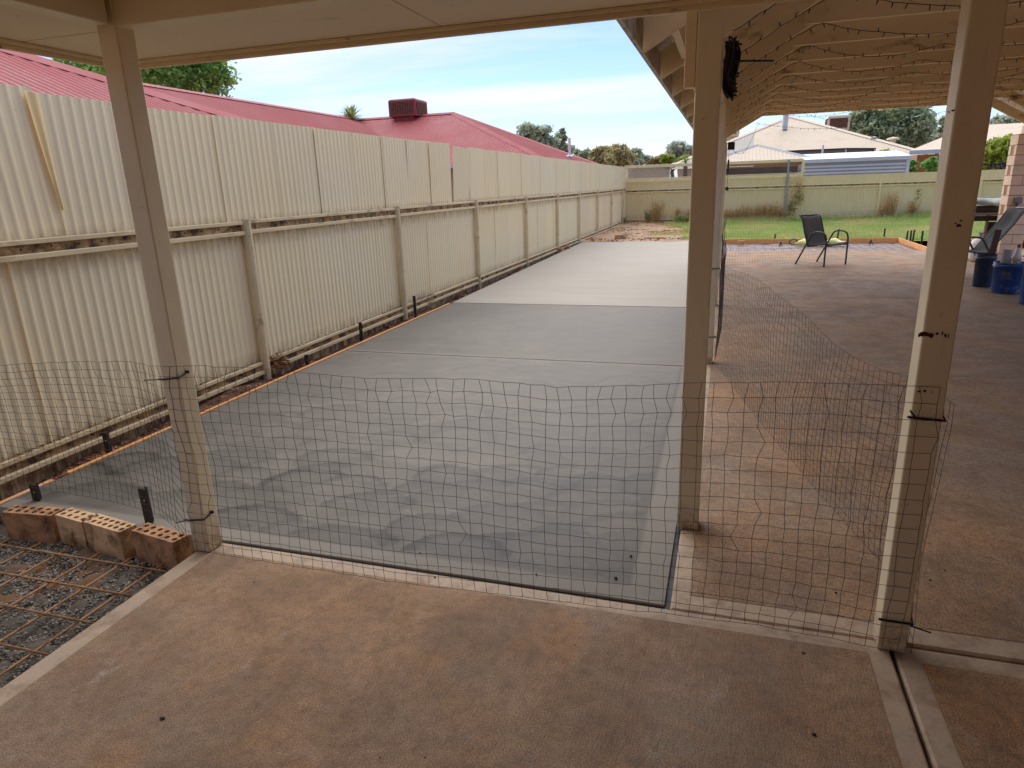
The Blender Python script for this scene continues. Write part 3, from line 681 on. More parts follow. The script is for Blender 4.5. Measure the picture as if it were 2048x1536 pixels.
def cooler(loc, s, h, label, mat, lv, rz=0.):
    t = thing('evaporative_cooler', loc, label, 'cooler', None, rz); b = MB(); hs_ = s/2
    b.add([(-hs_, -hs_, 0), (hs_, -hs_, 0), (hs_, hs_, 0), (-hs_, hs_, 0)]+[(-hs_*1.0, -hs_*1.0, h*.9), (hs_, -hs_, h*.9), (hs_, hs_, h*.9), (-hs_, hs_, h*.9)]
          +[(-hs_*.92, -hs_*.92, h), (hs_*.92, -hs_*.92, h), (hs_*.92, hs_*.92, h), (-hs_*.92, hs_*.92, h)],
          [(0, 1, 5, 4), (1, 2, 6, 5), (2, 3, 7, 6), (3, 0, 4, 7), (4, 5, 9, 8), (5, 6, 10, 9), (6, 7, 11, 10), (7, 4, 8, 11), (8, 9, 10, 11), (3, 2, 1, 0)])
    b.build('casing', mat, t, bevel=s*.03, local=True)
    b = MB().box(-hs_*.7, hs_*.7, -hs_*.7, hs_*.7, -.7, .02); b.build('dropper', mat, t, local=True)
    for sd in range(4):
        g = MB(); R_ = Matrix.Rotation(sd*math.pi/2, 3, 'Z')
        def addbox(x0, x1, y0, y1, z0, z1, mi):
            k0 = len(g.v); g.box(x0, x1, y0, y1, z0, z1, mi)
            for i in range(k0, len(g.v)): g.v[i] = tuple(R_ @ Vector(g.v[i]))
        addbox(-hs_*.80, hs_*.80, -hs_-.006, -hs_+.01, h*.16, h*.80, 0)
        for k in range(9): addbox(-hs_*.80, hs_*.80, -hs_-.022, -hs_-.007, h*(.175+.07*k), h*(.175+.07*k)+h*.034, 1)
        for k in range(-4, 5): addbox(hs_*.178*k-.012, hs_*.178*k+.012, -hs_-.03, -hs_-.0225, h*.16, h*.80, 1)
        g.build('louvre_panel', [M['hole'], lv], t, local=True)
    return t
cooler((-12.45, 26.43, zr-.05), 1.18, .66, 'dark red rooftop cooler box with louvred sides on the red roof ridge', M['redbox'], M['louvre'])
pp = at_y(1139, 309, 27.5)
v_ = thing('vent_pipe', (-5.9, 27.6, 2.5), 'thin white vent pipe on the end of the red roof', 'pipe'); pb = at_y(1139, 309, 27.6); v_.location = (pb.x, 27.6, pb.z-.2)
MB().tube([(pb.x, 27.6, pb.z-.6), (pb.x, 27.6, pb.z+.62)], .055, 10).build('pipe', M['white'], v_)
MB().lathe((pb.x, 27.6, pb.z-.06), [(.16, -.05), (.15, 0), (.06, .05)], 12).build('flashing', M['zinc'], v_)

# the tan house behind the back fence
tan = thing('tan_house', (3.6, 46, 0), 'house with a big tan steel hip roof behind the back fence', 'house')
Wt, Xc, Y0, zt_ = 7.0, 3.65, 43.4, 2.55; zp = zt_+Wt*.42; C2 = math.cos(math.atan(.42))
roof_face('roof_face', (Xc-Wt, Y0, zt_), (1, 0, 0), 2*Wt, (0, 1, .42), lambda t: min(t, 2*Wt-t)/C2, M['tan_roof'], tan, .13, .009)
roof_face('roof_face', (Xc-Wt, Y0, zt_), (0, 1, 0), 22, (1, 0, .42), lambda t: min(t, Wt)/C2, M['tan_roof'], tan, .13, .009)
roof_face('roof_face', (Xc+Wt, Y0, zt_), (0, 1, 0), 22, (-1, 0, .42), lambda t: min(t, Wt)/C2, M['tan_roof'], tan, .13, .009)
A_ = (Xc, Y0+Wt, zp)
for p, q in (((Xc-Wt, Y0, zt_), A_), ((Xc+Wt, Y0, zt_), A_), (A_, (Xc, Y0+22, zp))): cap(p, q, tan, M['tan_cap'], .45)
MB().beam((Xc-Wt, Y0-.06, zt_-.08), (Xc+Wt, Y0-.06, zt_-.08), .12, .16).build('gutter', M['zinc_dark'], tan)
MB().box(Xc-Wt+.5, Xc+Wt-.5, Y0+.5, Y0+21, -.2, zt_).build('wall', M['wall_cream'], tan)
cooler((at_y(1674, 252, 52).x, 52, at_y(1674, 262, 52).z), 1.35, .95, 'cream cooler box on the right slope of the tan roof', M['tan_cap'], M['louvre'])
cooler((at_y(1452, 275, 50).x, 50, at_y(1452, 275, 50).z), 1.6, .95, 'cream cooler box half hidden behind the pergola post, on the tan roof', M['tan_cap'], M['louvre'])
fl = at_y(1569, 262, Y0+4.8); t = thing('roof_flue', fl, 'tall silver chimney flue rising from the tan roof', 'flue')
MB().tube([fl+Vector((0, 0, -.3)), fl+Vector((0, 0, 1.35))], .17, 12).build('pipe', M['zinc'], t)
MB().lathe(fl+Vector((0, 0, -.02)), [(.3, -.12), (.28, .02), (.18, .1)], 14).build('flashing', M['chip'], t)
MB().lathe(fl+Vector((0, 0, 1.36)), [(.24, 0), (.24, .12), (.05, .26)], 14).build('cap', M['zinc_dark'], t)
fl = at_y(1746, 292, Y0+2.6); t = thing('roof_vent', fl, 'stubby grey vent low on the tan roof', 'vent')
MB().tube([fl+Vector((0, 0, -.3)), fl+Vector((0, 0, .42))], .11, 10).build('pipe', M['zinc'], t)
MB().lathe(fl, [(.34, -.1), (.3, .02), (.12, .06)], 12).build('flashing', M['zinc'], t)
MB().lathe(fl+Vector((0, 0, .43)), [(.17, 0), (.17, .05), (.03, .1)], 12).build('cap', M['zinc_dark'], t)
fl = at_y(1786, 283, 53); t = thing('roof_vent', fl, 'mushroom shaped vent on the tan roof ridge below the big tree', 'vent')
MB().lathe(fl, [(.16, -.5), (.16, .1)], 12).build('pipe', M['tan_cap'], t)
MB().lathe(fl+Vector((0, 0, .11)), [(.42, 0), (.36, .10), (.05, .18)], 14).build('cap', M['tan_cap'], t)

# grey shade cloth screen below the tan roof
sc = thing('shade_screen', (5, 40, 0), 'grey shade cloth wall hung from dark cables below the tan roof', 'screen')
pts = [at_y(1560, 303, 40), at_y(1694, 297, 40), at_y(1752, 297, 40), at_y(1744, 325, 40), at_y(1560, 330, 40)]
b = MB(); b.prism([(p.x, p.z) for p in pts], 40, 40.01); b.build('cloth', M['screen'], sc)
for zz in (0, .32): MB().tube([at_y(1560, 303, 39.95)+Vector((0, 0, -zz)), at_y(1694, 297, 39.95)+Vector((0, 0, -zz*.9)), at_y(1752, 297, 39.95)+Vector((0, 0, -zz*.3))], .035, 6).build('cable', M['darktrim'], sc)
for px in (1692, 1750): 
    q = at_y(px, 298, 39.93); MB().tube([(q.x, 39.93, 0), q], .04, 8).build('pole', M['zinc'], sc)
q = at_y(1644, 316, 38); t = thing('vent_pipe', (q.x, 38, 0), 'thin white vent pipe standing in front of the shade cloth', 'pipe')
MB().tube([(q.x, 38, 0), (q.x, 38, at_y(1644, 290, 38).z)], .045, 8).build('pipe', M['white'], t)
MB().lathe(Vector((q.x, 38, q.z)), [(.1, -.1), (.1, .1)], 10).build('collar', M['black'], t)

# gazebo with a small hip roof
gz = thing('gazebo', (1.3, 33, 0), 'small gazebo with a grey cream hip roof behind the lattice', 'gazebo')
ga = at_y(1515, 291, 33.5); gl = at_y(1632, 318, 31.6); gw = gl.x-ga.x; g0 = 31.6; gh = gl.z
sl = (ga.z-gh)/gw; CG = math.cos(math.atan(sl))
roof_face('roof_face', (ga.x-gw, g0, gh), (1, 0, 0), 2*gw, (0, 1, sl*gw/1.9), lambda t: min(t, 2*gw-t)/gw*math.hypot(1.9, ga.z-gh), M['tan_roof'], gz, .15, .016)
roof_face('roof_face', (ga.x+gw, g0, gh), (0, 1, 0), 3.8, (-gw, 0, ga.z-gh), lambda t: min(t, 3.8-t)/1.9*math.hypot(gw, ga.z-gh), M['tan_roof'], gz, .15, .016)
roof_face('roof_face', (ga.x-gw, g0, gh), (0, 1, 0), 3.8, (gw, 0, ga.z-gh), lambda t: min(t, 3.8-t)/1.9*math.hypot(gw, ga.z-gh), M['tan_roof'], gz, .15, .016)
for sx in (-1, 1): cap((ga.x+sx*gw, g0, gh), (ga.x, g0+1.9, ga.z), gz, M['zinc_dark'], .22)
for sx in (-1, 1):
    for sy in (0, 1): MB().box(ga.x+sx*(gw-.35)-.06, ga.x+sx*(gw-.35)+.06, g0+.3+sy*3.1, g0+.42+sy*3.1, -.2, gh+.05).build('post', M['tan_wood'], gz)
MB().box(ga.x-gw+.3, ga.x+gw-.3, g0+.32, g0+.4, gh-.16, gh-.02).build('beam', M['tan_wood'], gz)
b = MB(); z0_ = 1.2
MB().box(ga.x-gw+.4, ga.x+gw-.4, g0+3.3, g0+3.36, -.2, gh-.2).build('back_screen', M['screen'], gz)

# zinc garden shed
sh = thing('garden_shed', (5, 31, 0), 'silver ribbed garden shed just behind the back fence', 'shed')
s0, s1 = at_y(1608, 330, 30.6), at_y(1818, 322, 30.6)
MB().box(s0.x, s1.x, 30.6, 33, -.2, s0.z+.06).build('wall', M['zinc_dark'], sh)
for k in range(3):
    zz = 1.70+.13*k; MB().box(s0.x+.02, s1.x-.1, 30.57, 30.599, zz, zz+.07).build('wall_rib', M['zinc'], sh)
b = MB(); b.add([(s0.x-.02, 30.5, s0.z+.062), (s1.x+.05, 30.5, s1.z+.062), (s1.x+.05, 33.1, s1.z+.35), (s0.x-.02, 33.1, s0.z+.35),
                 (s0.x-.02, 30.5, s0.z+.20), (s1.x+.05, 30.5, s1.z+.20), (s1.x+.05, 33.1, s1.z+.48), (s0.x-.02, 33.1, s0.z+.48)],
                [(0, 1, 5, 4), (1, 2, 6, 5), (2, 3, 7, 6), (3, 0, 4, 7), (4, 5, 6, 7), (3, 2, 1, 0)]); b.build('roof', M['zinc'], sh)
MB().box(s1.x-.09, s1.x+.03, 30.56, 30.598, -.1, s1.z+.06).build('corner_trim', M['zinc'], sh)

# brick room and further roofs
br = thing('brick_house', (9, 36, 0), 'orange brick house corner with a white gutter beside the silver shed', 'house')
q0, q1 = at_y(1832, 330, 36), at_y(1900, 330, 36)
MB().box(q0.x, q0.x+.75, 36, 39, -.2, 2.42).build('wall', M['mortar'], br)
bk = MB().box(-.112, .112, 0, .02, 0, .074).mesh('brick', M['wall_brick'])
for r_ in range(9):
    for c_ in range(3): inst('brick', bk, br, (q0.x+.125+.236*c_+(.0 if r_ % 2 else .06)-9, -.018, 1.6+.087*r_))
MB().box(q0.x+.8, q0.x+3.5, 36.3, 39, -.2, 2.4).build('wall', M['wall_cream'], br)
MB().beam((q0.x-.4, 35.7, 2.52), (q0.x+5, 35.7, 2.52), .14, .18).build('gutter', M['zinc'], br)
roof_face('roof_face', (q0.x-.4, 35.75, 2.6), (1, 0, 0), 5.5, (0, 1, .3), lambda t: min(t*1.2, 4.), M['tan_roof'], br, .13, .009)
fr = thing('far_house', (16, 46, 0), 'distant cream roof seen past the chipped post, beyond the hedge', 'house')
p0 = at_y(1968, 290, 46)
roof_face('roof_face', (p0.x-1.5, 44, 2.6), (1, 0, 0), 14, (0, 1, .45), lambda t: min(t, 6)*1.0, M['tan_roof'], fr, .14, .009)
MB().box(p0.x-1, p0.x+12, 44.4, 52, -.2, 2.6).build('wall', M['wall_cream'], fr)
fr2 = thing('far_house', (-2, 44, 0), 'grey roof corner of a house left of the patio posts, beyond the lattice', 'house')
q = at_y(1340, 331, 38)
roof_face('roof_face', (q.x, 38, q.z-.2), (1, 0, 0), 4.2, (0, 1, .52), lambda t: t*.92, M['grey_roof'], fr2, .14, .009)
MB().box(q.x+.4, q.x+4.2, 38.4, 41, -.2, q.z-.2).build('wall', M['wall_cream'], fr2)
ws = thing('low_shed', (-3, 33, 0), 'low pale shed roof showing over the lattice rail', 'shed')
q = at_y(1255, 333, 33); q2 = at_y(1330, 331, 33)
MB().box(q.x, q2.x, 33, 36, -.2, q.z-.08).build('wall', M['wall_cream'], ws); MB().box(q.x-.1, q2.x+.1, 32.9, 36.1, q.z-.075, q.z+.04).build('roof', M['zinc'], ws)

# ------------------------------------------------------------------ trees and shrubs
def tree(name, base, lobes, trunk_r, leaf, n, mat, label, cat='tree', group=None, flat=.2, limbs=True, seed=1, holes=.55):
    rng = np.random.default_rng(seed); t = thing(name, base, label, cat, group); B = Vector(base)
    tb = MB(); top = Vector(lobes[0][:3]); zc = min(l[2]-l[5]*.6 for l in lobes)
    fork = Vector((B.x+(top.x-B.x)*.25, B.y, max(B.z+.3, B.z+(zc-B.z)*.8)))
    tb.tube([B, (B+fork)/2+Vector((trunk_r*.5, 0, 0)), fork], [trunk_r, trunk_r*.8, trunk_r*.65], 8)
    Ps = []
    for (cx, cy, cz, rx, ry, rz) in lobes:
        c_ = Vector((cx, cy, cz)); m_ = (fork+c_)/2+Vector((rng.uniform(-.2, .2)*rx, 0, -.15*rz))
        tb.tube([fork, m_, c_], [trunk_r*.5, trunk_r*.35, trunk_r*.15], 6)
        k = 12
        for _ in range(k):
            v = rng.normal(size=3); v /= np.linalg.norm(v); e_ = c_+Vector((v[0]*rx, v[1]*ry, v[2]*rz))*rng.uniform(.55, .9)
            tb.tube([m_.lerp(c_, .6), (c_+e_)/2, e_], [trunk_r*.18, trunk_r*.12, trunk_r*.05], 4)
        nn = int(n*rx*rz/sum(l[3]*l[5] for l in lobes)); K = max(10, int(nn/45))
        d = rng.normal(size=(K, 3)); d /= np.linalg.norm(d, axis=1)[:, None]; rr = rng.uniform(.25, 1., (K, 1))**.5
        cc = np.array((cx, cy, cz))+d*rr*np.array((rx, ry, rz))
        cl = cc[rng.integers(0, K, nn)]; sp = min(rx, rz)*.20
        Ps.append(cl+rng.normal(size=(nn, 3))*sp*np.array((1.15, 1.15, .8)))
    P = np.concatenate(Ps); V, F = cards(P, leaf, flat, 1.9, rng)
    np_obj('crown', V, F, mat, t, None, tuple(B)); tb.build('trunk', M['bark'], t, True)
    return t
def L(px, py, y, rx_px, rz_px, dr=1.0):
    p = at_y(px, py, y); s = y/1336/abs(AX[1][2])*1.02
    d = math.hypot(p.x, p.y); s = d/1336*.97
    return (p.x, p.y, p.z, rx_px*s, rx_px*s*dr, rz_px*s)
def gb(px, y): p = at_y(px, 400, y); return (p.x, y, -.2)
tree('leafy_tree', gb(330, 24), [L(390, 158, 24, 62, 38), L(300, 130, 24, 80, 44), L(190, 128, 24, 55, 28), L(345, 85, 24, 95, 45), L(428, 145, 24, 26, 26)], .3, .11, 17000, M['leaf_a'], 'bright green leafy tree rising behind the red roof and verandah post', seed=2, flat=.5)
tree('gum_tree', gb(1075, 70), [L(1060, 265, 70, 24, 18), L(1085, 272, 70, 22, 18), L(1045, 285, 70, 16, 14), L(1100, 290, 70, 16, 18)], .35, .24, 4200, M['leaf_e'], 'grey green gum tree standing tallest beside the red roof slope', group='distant trees', seed=3)
tree('gum_tree', gb(1125, 72), [L(1120, 285, 72, 12, 17), L(1108, 298, 72, 14, 12), L(1125, 262, 72, 3.5, 6), L(1135, 300, 72, 13, 12)], .3, .32, 1500, M['leaf_e'], 'slim pointed gum tree close to the white vent pipe', group='distant trees', seed=4)
tree('bushy_tree', gb(1160, 66), [L(1160, 308, 66, 16, 10), L(1172, 314, 66, 10, 8)], .25, .3, 900, M['leaf_d'], 'low dark bushy tree at the foot of the red roof', group='distant trees', seed=5)
tree('bushy_tree', gb(1205, 60), [L(1196, 312, 60, 13, 16), L(1216, 306, 60, 13, 16), L(1205, 325, 60, 18, 9)], .25, .22, 3000, M['leaf_o'], 'yellowish olive tree over the end of the tall fence', group='distant trees', seed=6)
tree('bushy_tree', gb(1243, 58), [L(1240, 304, 58, 14, 14), L(1232, 320, 58, 20, 12), L(1255, 318, 58, 12, 14)], .25, .21, 3200, M['leaf_o'], 'taller olive tree with a ragged top above the fence corner', group='distant trees', seed=7)
tree('bushy_tree', gb(1275, 64), [L(1268, 314, 64, 14, 11), L(1285, 322, 64, 18, 8)], .25, .3, 1300, M['leaf_e'], 'rounded grey olive tree above the start of the lattice', group='distant trees', seed=8)
tree('bushy_tree', gb(1310, 68), [L(1300, 322, 68, 18, 7), L(1325, 322, 68, 16, 7)], .25, .3, 1300, M['leaf_o'], 'low wide olive tree line piece above the middle of the lattice', group='distant trees', seed=9)
tree('gum_tree', gb(1358, 75), [L(1352, 300, 75, 16, 14), L(1372, 303, 75, 12, 12), L(1345, 312, 75, 12, 9)], .3, .24, 3000, M['leaf_e'], 'rounded grey gum tree next to the patio roof edge', group='distant trees', seed=10)
tree('bushy_tree', gb(1345, 66), [L(1335, 318, 66, 14, 7), L(1370, 322, 66, 16, 7)], .25, .3, 1000, M['leaf_y'], 'low greener tree below the rounded gum', group='distant trees', seed=13)
tree('gum_tree', gb(1775, 75), [L(1745, 250, 75, 42, 28), L(1800, 248, 75, 42, 30), L(1775, 275, 75, 45, 22), L(1835, 262, 75, 22, 28), L(1715, 265, 75, 22, 20), L(1825, 285, 75, 18, 14), L(1770, 228, 75, 55, 14)], .6, .25, 26000, M['leaf_d'], 'large dense dark green tree behind the tan roof', group='distant trees', seed=11)
tree('gum_tree', gb(1868, 80), [L(1862, 285, 80, 10, 12), L(1884, 262, 80, 10, 22)], .3, .35, 900, M['leaf_e'], 'thin grey tree just beside the chipped post', group='distant trees', seed=12)
tree('gum_tree', gb(2000, 80), [L(1990, 252, 80, 30, 12), L(2030, 248, 80, 30, 12)], .4, .28, 4200, M['leaf_e'], 'grey green tree line above the distant cream roof', group='distant trees', seed=14)
tree('hedge_shrub', gb(1995, 31.5), [L(1985, 312, 31.5, 26, 22), L(2015, 305, 31.5, 26, 26), L(2040, 312, 31.5, 26, 22)], .08, .11, 6500, M['leaf_y'], 'feathery yellow green shrub over the fence beside the block pillar', 'shrub', seed=15, flat=0)
tree('garden_shrub', gb(1770, 33), [L(1770, 314, 33.5, 16, 9), L(1760, 320, 33.5, 12, 8)], .06, .1, 1500, M['leaf_y'], 'small light green bush top above the silver shed', 'shrub', seed=16)
tree('garden_shrub', gb(1828, 34.5), [L(1826, 332, 34.5, 6, 12)], .05, .1, 500, M['leaf_a'], 'narrow green bush between the silver shed and the brick wall', 'shrub', seed=17)
tree('garden_shrub', gb(1862, 34.5), [L(1860, 325, 34.5, 12, 8), L(1866, 336, 34.5, 9, 10)], .05, .1, 700, M['leaf_a'], 'dark green bush right of the brick wall beside the chipped post', 'shrub', seed=18)
tree('garden_shrub', gb(2012, 30.6), [L(1990, 332, 30.8, 30, 4), L(2025, 331, 30.8, 30, 4)], .05, .08, 600, M['lattice'], 'grey dry twiggy growth along the fence top by the pillar', 'shrub', seed=19)
def fronds(name, base, r, n, mat, label, seed, trunk):
    rng = random.Random(seed); t = thing(name, (base.x, base.y, -.2), label, 'palm'); b = MB()
    for i in range(n):
        az = rng.uniform(0, 6.283); el = rng.uniform(.1, 1.35); d = Vector((math.cos(az)*math.cos(el), math.sin(az)*math.cos(el), math.sin(el)))
        s_ = d.cross(Vector((0, 0, 1))).normalized()*r*.045; p1 = base+d*r*.55; p2 = base+d*r*rng.uniform(.85, 1.1)+Vector((0, 0, -r*.18))
        b.add([base-s_*.6, base+s_*.6, p1+s_, p2, p1-s_], [(0, 1, 2, 4), (4, 2, 3)])
    b.build('crown', mat, t); MB().tube([(base.x, base.y, -.2), base], [.12, .09], 8).build('trunk', M['bark'], t); return t
fronds('yucca_palm', at_y(703, 240, 26), .78, 90, M['leaf_p'], 'spiky palm top poking above the red roof valley', 3, 1)
fronds('yucca_palm', at_y(1371, 326, 31.5), .42, 40, M['leaf_y'], 'small green spiky palm tip above the lattice by the patio post', 4, 1)

# ------------------------------------------------------------------ lawn, weeds, litter
def grass(n, x0, x1, y0, y1, hmin, hmax, seed, mask=None):
    rng = np.random.default_rng(seed); x = rng.uniform(x0, x1, n); y = rng.uniform(y0, y1, n)
    keep = vnoise(x*1.2, y*1.2, seed) > rng.uniform(.0, .55, n)
    if mask is not None: keep &= mask(x, y)
    x, y = x[keep], y[keep]; n = len(x); h = rng.uniform(hmin, hmax, n)*(.6+.9*vnoise(x*.8, y*.8, seed+5)); a_ = rng.uniform(0, 6.28, n); w = .008+.006*rng.random(n)
    lean = rng.normal(size=(n, 2))*h[:, None]*.35; z = np.full(n, -.02)
    A = np.stack([x-w*np.cos(a_), y-w*np.sin(a_), z], 1); B_ = np.stack([x+w*np.cos(a_), y+w*np.sin(a_), z], 1); C_ = np.stack([x+lean[:, 0], y+lean[:, 1], z+h], 1)
    return np.stack([A, B_, C_], 1).reshape(-1, 3), np.arange(3*n).reshape(n, 3)
V1, F1 = grass(95000, -.7, 11, 19.55, 29.25, .05, .12, 21)
V2, F2 = grass(9000, -2.3, -.4, 19.75, 28.8, .04, .16, 22, lambda x, y: (x > -1.9+.5*np.sin(y*1.1)) & ((y > 21.2) | (x > -1.2)))
V3, F3 = grass(9000, -2.0, 11, 28.2, 29.3, .12, .30, 23)
V = np.concatenate([V1, V2, V3]); F = np.concatenate([F1, F2+len(V1), F3+len(V1)+len(V2)])
tag(np_obj('grass', V, F, M['grass']), 'bright green mown grass in front of the back fence', 'grass', kind='stuff')
def litter(name, n, x0, x1, y0, y1, fz, size, label, seed, mat='litter'):
    rng = np.random.default_rng(seed); x = rng.uniform(x0, x1, n); y = rng.uniform(y0, y1, n)
    k = vnoise(x*2.2, y*2.2, seed) > rng.uniform(.1, .75, n); x, y = x[k], y[k]
    V, F = cards(np.stack([x, y, fz(x, y)+.006], 1), size, .75, 2.2, rng)
    return tag(np_obj(name, V, F, M[mat]), label, 'leaf litter', kind='stuff')
litter('leaf_litter', 9000, -4.08, -3.81, 2.5, 19, lambda x, y: dirtz(x, y), .018, 'dead leaves and bark bits in the soil strip under the tall fence', 31)
litter('leaf_litter', 5000, -4.0, -.6, 19.8, 29.2, lambda x, y: 0*x+.0, .035, 'dry leaf litter over the bare garden bed by the fence corner', 32)
litter('leaf_litter', 900, FX+.012, FX+.03, 2.4, 9, lambda x, y: 0*x+.124, .012, 'dark dead leaves lodged on the bottom rail of the tall fence', 33)
b = MB(); rr = random.Random(5)
def tuft(px, py, y, w, h, mat, label, seed, name='dry_weed', n=60, green=0):
    rng = np.random.default_rng(seed); p = at_y(px, py, y); t = thing(name, (p.x, y, -.02), label, 'weed'); b = MB(); P = []
    for i in range(n):
        a0 = rng.normal()*w*.35; hh = h*rng.uniform(.45, 1.); a1 = a0+rng.normal()*w*.4; yo = rng.normal()*.04; yo = min(yo, .05)-.06
        q0 = Vector((p.x+a0, y+yo, -.03)); q1 = Vector((p.x+(a0+a1)/2+rng.normal()*.02, y+yo, hh*.55)); q2 = Vector((p.x+a1, y+yo, hh))
        b.tube([q0, q1, q2], [.005, .004, .002], 3, cap=False)
        for k in range(7):
            s_ = rng.uniform(.3, 1); c_ = q0.lerp(q1, s_*2) if s_ < .5 else q1.lerp(q2, s_*2-1); P.append(np.array(c_)+rng.normal(size=3)*(.022, .01, .022))
    b.build('stalks', M['dry_stem'], t); V, F = cards(np.array(P), .03, 0, 2., rng); np_obj('leaves', V, F, mat, t, None, (p.x, y, -.02)); return t
yw = BY-.12
for i, (px, w, h, lab) in enumerate(((1314, .28, .98, 'tall tan dry weed clump in the fence corner bed'), (1355, .10, .62, 'narrow dry weed stalk beside the tall corner clump'), (1378, .2, .55, 'dry weed half hidden behind the patio post'),
        (1456, .3, .5, 'first low dry weed clump right of the patio post'), (1473, .22, .48, 'dry brown weed at the fence foot next to the patio post clump'), (1487, .25, .68, 'upright dry weed with feathery tip'),
        (1512, .35, .62, 'wide tangled dry weed below the fence rail'), (1527, .3, .72, 'tall tangled dry weed in the middle of the row'), (1545, .25, .75, 'dry weed just left of the grey lattice pole'), (1562, .18, .55, 'short dry weed at the foot of the grey lattice pole'),
        (1777, .25, 1.05, 'dead vine stalk climbing the fence behind the form board'), (1765, .25, .55, 'sprawling dead vine base near the fence post'), (1822, .2, .7, 'dead bristly weed between vine and chipped post'))):
    tuft(px, 440, yw-.02*i % .06, w, h, M['weed_dry'], lab, 40+i, n=int(40+90*w))
def vine(px0, py0, px1, py1, label, seed, n=150, sp=.10):
    rng = np.random.default_rng(seed); a_, b_ = at_y(px0, py0, BY-.06), at_y(px1, py1, BY-.06); t = thing('climbing_vine', (a_.x, BY-.06, 0), label, 'vine'); P = []; pts = []
    for i in range(9):
        s_ = i/8; c_ = a_.lerp(b_, s_)+Vector((rng.normal()*.07, 0, 0)); pts.append(c_)
    for i in range(n):
        s_ = rng.uniform(0, 8); k = int(min(s_, 7.99)); c_ = pts[k].lerp(pts[k+1], s_-k); P.append(np.array(c_)+rng.normal(size=3)*(sp, .012, sp))
    MB().tube(pts, .008, 5).build('stem', M['dry_stem'], t); V, F = cards(np.array(P), .05, 0, 1.5, rng); np_obj('leaves', V, F, M['weed_green'] if sp < .13 else M['weed_dry'], t, None, tuple(t.location))
vine(1576, 432, 1597, 385, 'green leafy vine climbing the back fence near the lattice end', 60)
vine(1585, 425, 1598, 362, 'tan dead creeper spread over the fence near the lattice end', 61, 260, .17)
vine(1818, 428, 1846, 378, 'thin dark weed climbing the fence beside the chipped post', 62, 40, .05)
litter('leaf_pile', 500, FX+.03, FX+.14, 5.14, 5.34, lambda x, y: .02+.13*np.exp(-((x-FX-.05)/.05)**2)*RNG.random(len(x)), .02, 'heap of dark dead leaves caught beside the first fence post', 34)
tuft(1297, 447, 28.7, .25, .55, M['weed_green'], 'blue green leafy weed in front of the fence corner clump', 70, 'green_weed', 50)
tuft(1246, 452, 28.4, .12, .35, M['weed_green'], 'small dark green weed against the corner of the two fences', 71, 'green_weed', 30)
tuft(1366, 450, 27.5, .4, .4, M['weed_green'], 'low spreading green weed patch beside the patio post', 72, 'green_weed', 80)

# ------------------------------------------------------------------ wire mesh barrier
def resample(path, step):
    path = [Vector(p) for p in path]; out = [path[0].copy()]; acc = 0.
    for p, q in zip(path[:-1], path[1:]):
        L_ = (q-p).length; s_ = step-acc
        while s_ <= L_: out.append(p.lerp(q, s_/L_)); s_ += step
        acc = L_-(s_-step)
    return out
def net(name, path, label, rows=18, h=.92, step=.0505, r=.00105, seed=1, hf=None, z0f=None, jit=.0045, mat='wire', bulge=.012, loc=(0, 0, 0)):
    rng = np.random.default_rng(seed); P = resample([(a_, b_, 0) for a_, b_ in path], step); n = len(P)
    N = np.zeros((n, rows+1, 3)); 
    for i, p in enumerate(P):
        d = P[min(i+1, n-1)]-P[max(i-1, 0)]; d.normalize(); nr = Vector((-d.y, d.x, 0)); hh = hf(i/(n-1)) if hf else h; z0 = z0f(p.x) if z0f else .012
        for j in range(rows+1):
            s_ = j/rows; z = z0+(hh-z0)*s_
            bo = bulge*2*(float(vnoise(i*.09, j*.16, seed))-.5)*min(1, s_*3)
            du = .03*(float(vnoise(i*.06+9, j*.22, seed+2))-.5)+rng.normal()*jit*(.5+.9*(s_ > .85)); dz = .05*(float(vnoise(i*.055, j*.11+4, seed+3))-.5)*min(1, s_*4)+rng.normal()*jit*.4
            if rng.random() < .025: du += rng.normal()*.013
            N[i, j] = (p.x+d.x*du+nr.x*bo, p.y+d.y*du+nr.y*bo, max(z+dz, .008))
    b = MB()
    for i in range(n): b.tube([Vector(N[i, j]) for j in range(rows+1)], r, 3, cap=False)
    for j in range(rows+1): b.tube([Vector(N[i, j]) for i in range(n)], r, 3, cap=False)
    o = b.build(name, M[mat]); return tag(o, label, 'wire mesh')
net('wire_mesh', [(-4.0, 2.47), (-2.95, 2.40), (-2.62, 2.345), (-2.36, 2.214), (-2.2, 2.208), (-1.25, 2.205), (-.6, 2.245), (-.12, 2.27), (.2, 2.285), (.45, 2.275), (.575, 2.255), (.69, 2.256)],
    'front run of square wire mesh strung between the two verandah posts', hf=lambda t: float(np.interp(t, [0, .34, .5, .67, .74, .8, .9, 1], [.76, .875, .92, .93, .895, .91, .945, .965])), z0f=lambda x: .09 if x < -2.33 else .012, seed=5)
path2 = [(.693, 2.27), (.70, 2.45), (.72, 2.85), (.655, 3.08), (.56, 3.45), (.45, 3.93), (.26, 4.76), (.03, 5.9), (-.028, 6.12), (-.024, 6.3), (.02, 7.6), (-.024, 9.25), (-.02, 12.3), (.0, 13.3)]
net('wire_mesh', path2, 'side run of wire mesh curving back from the chipped post along the patio posts', seed=8, r=.0009, bulge=.022, hf=lambda t: .92-.10*math.exp(-((t-.10)/.07)**2))
net('wire_mesh', [(.02, 13.32), (.54, 13.41), (1.22, 13.75), (2.3, 14.9), (3.06, 15.74), (3.87, 16.35)], 'far run of wire mesh crossing the patio beside the sling chair', seed=9, r=.0009)

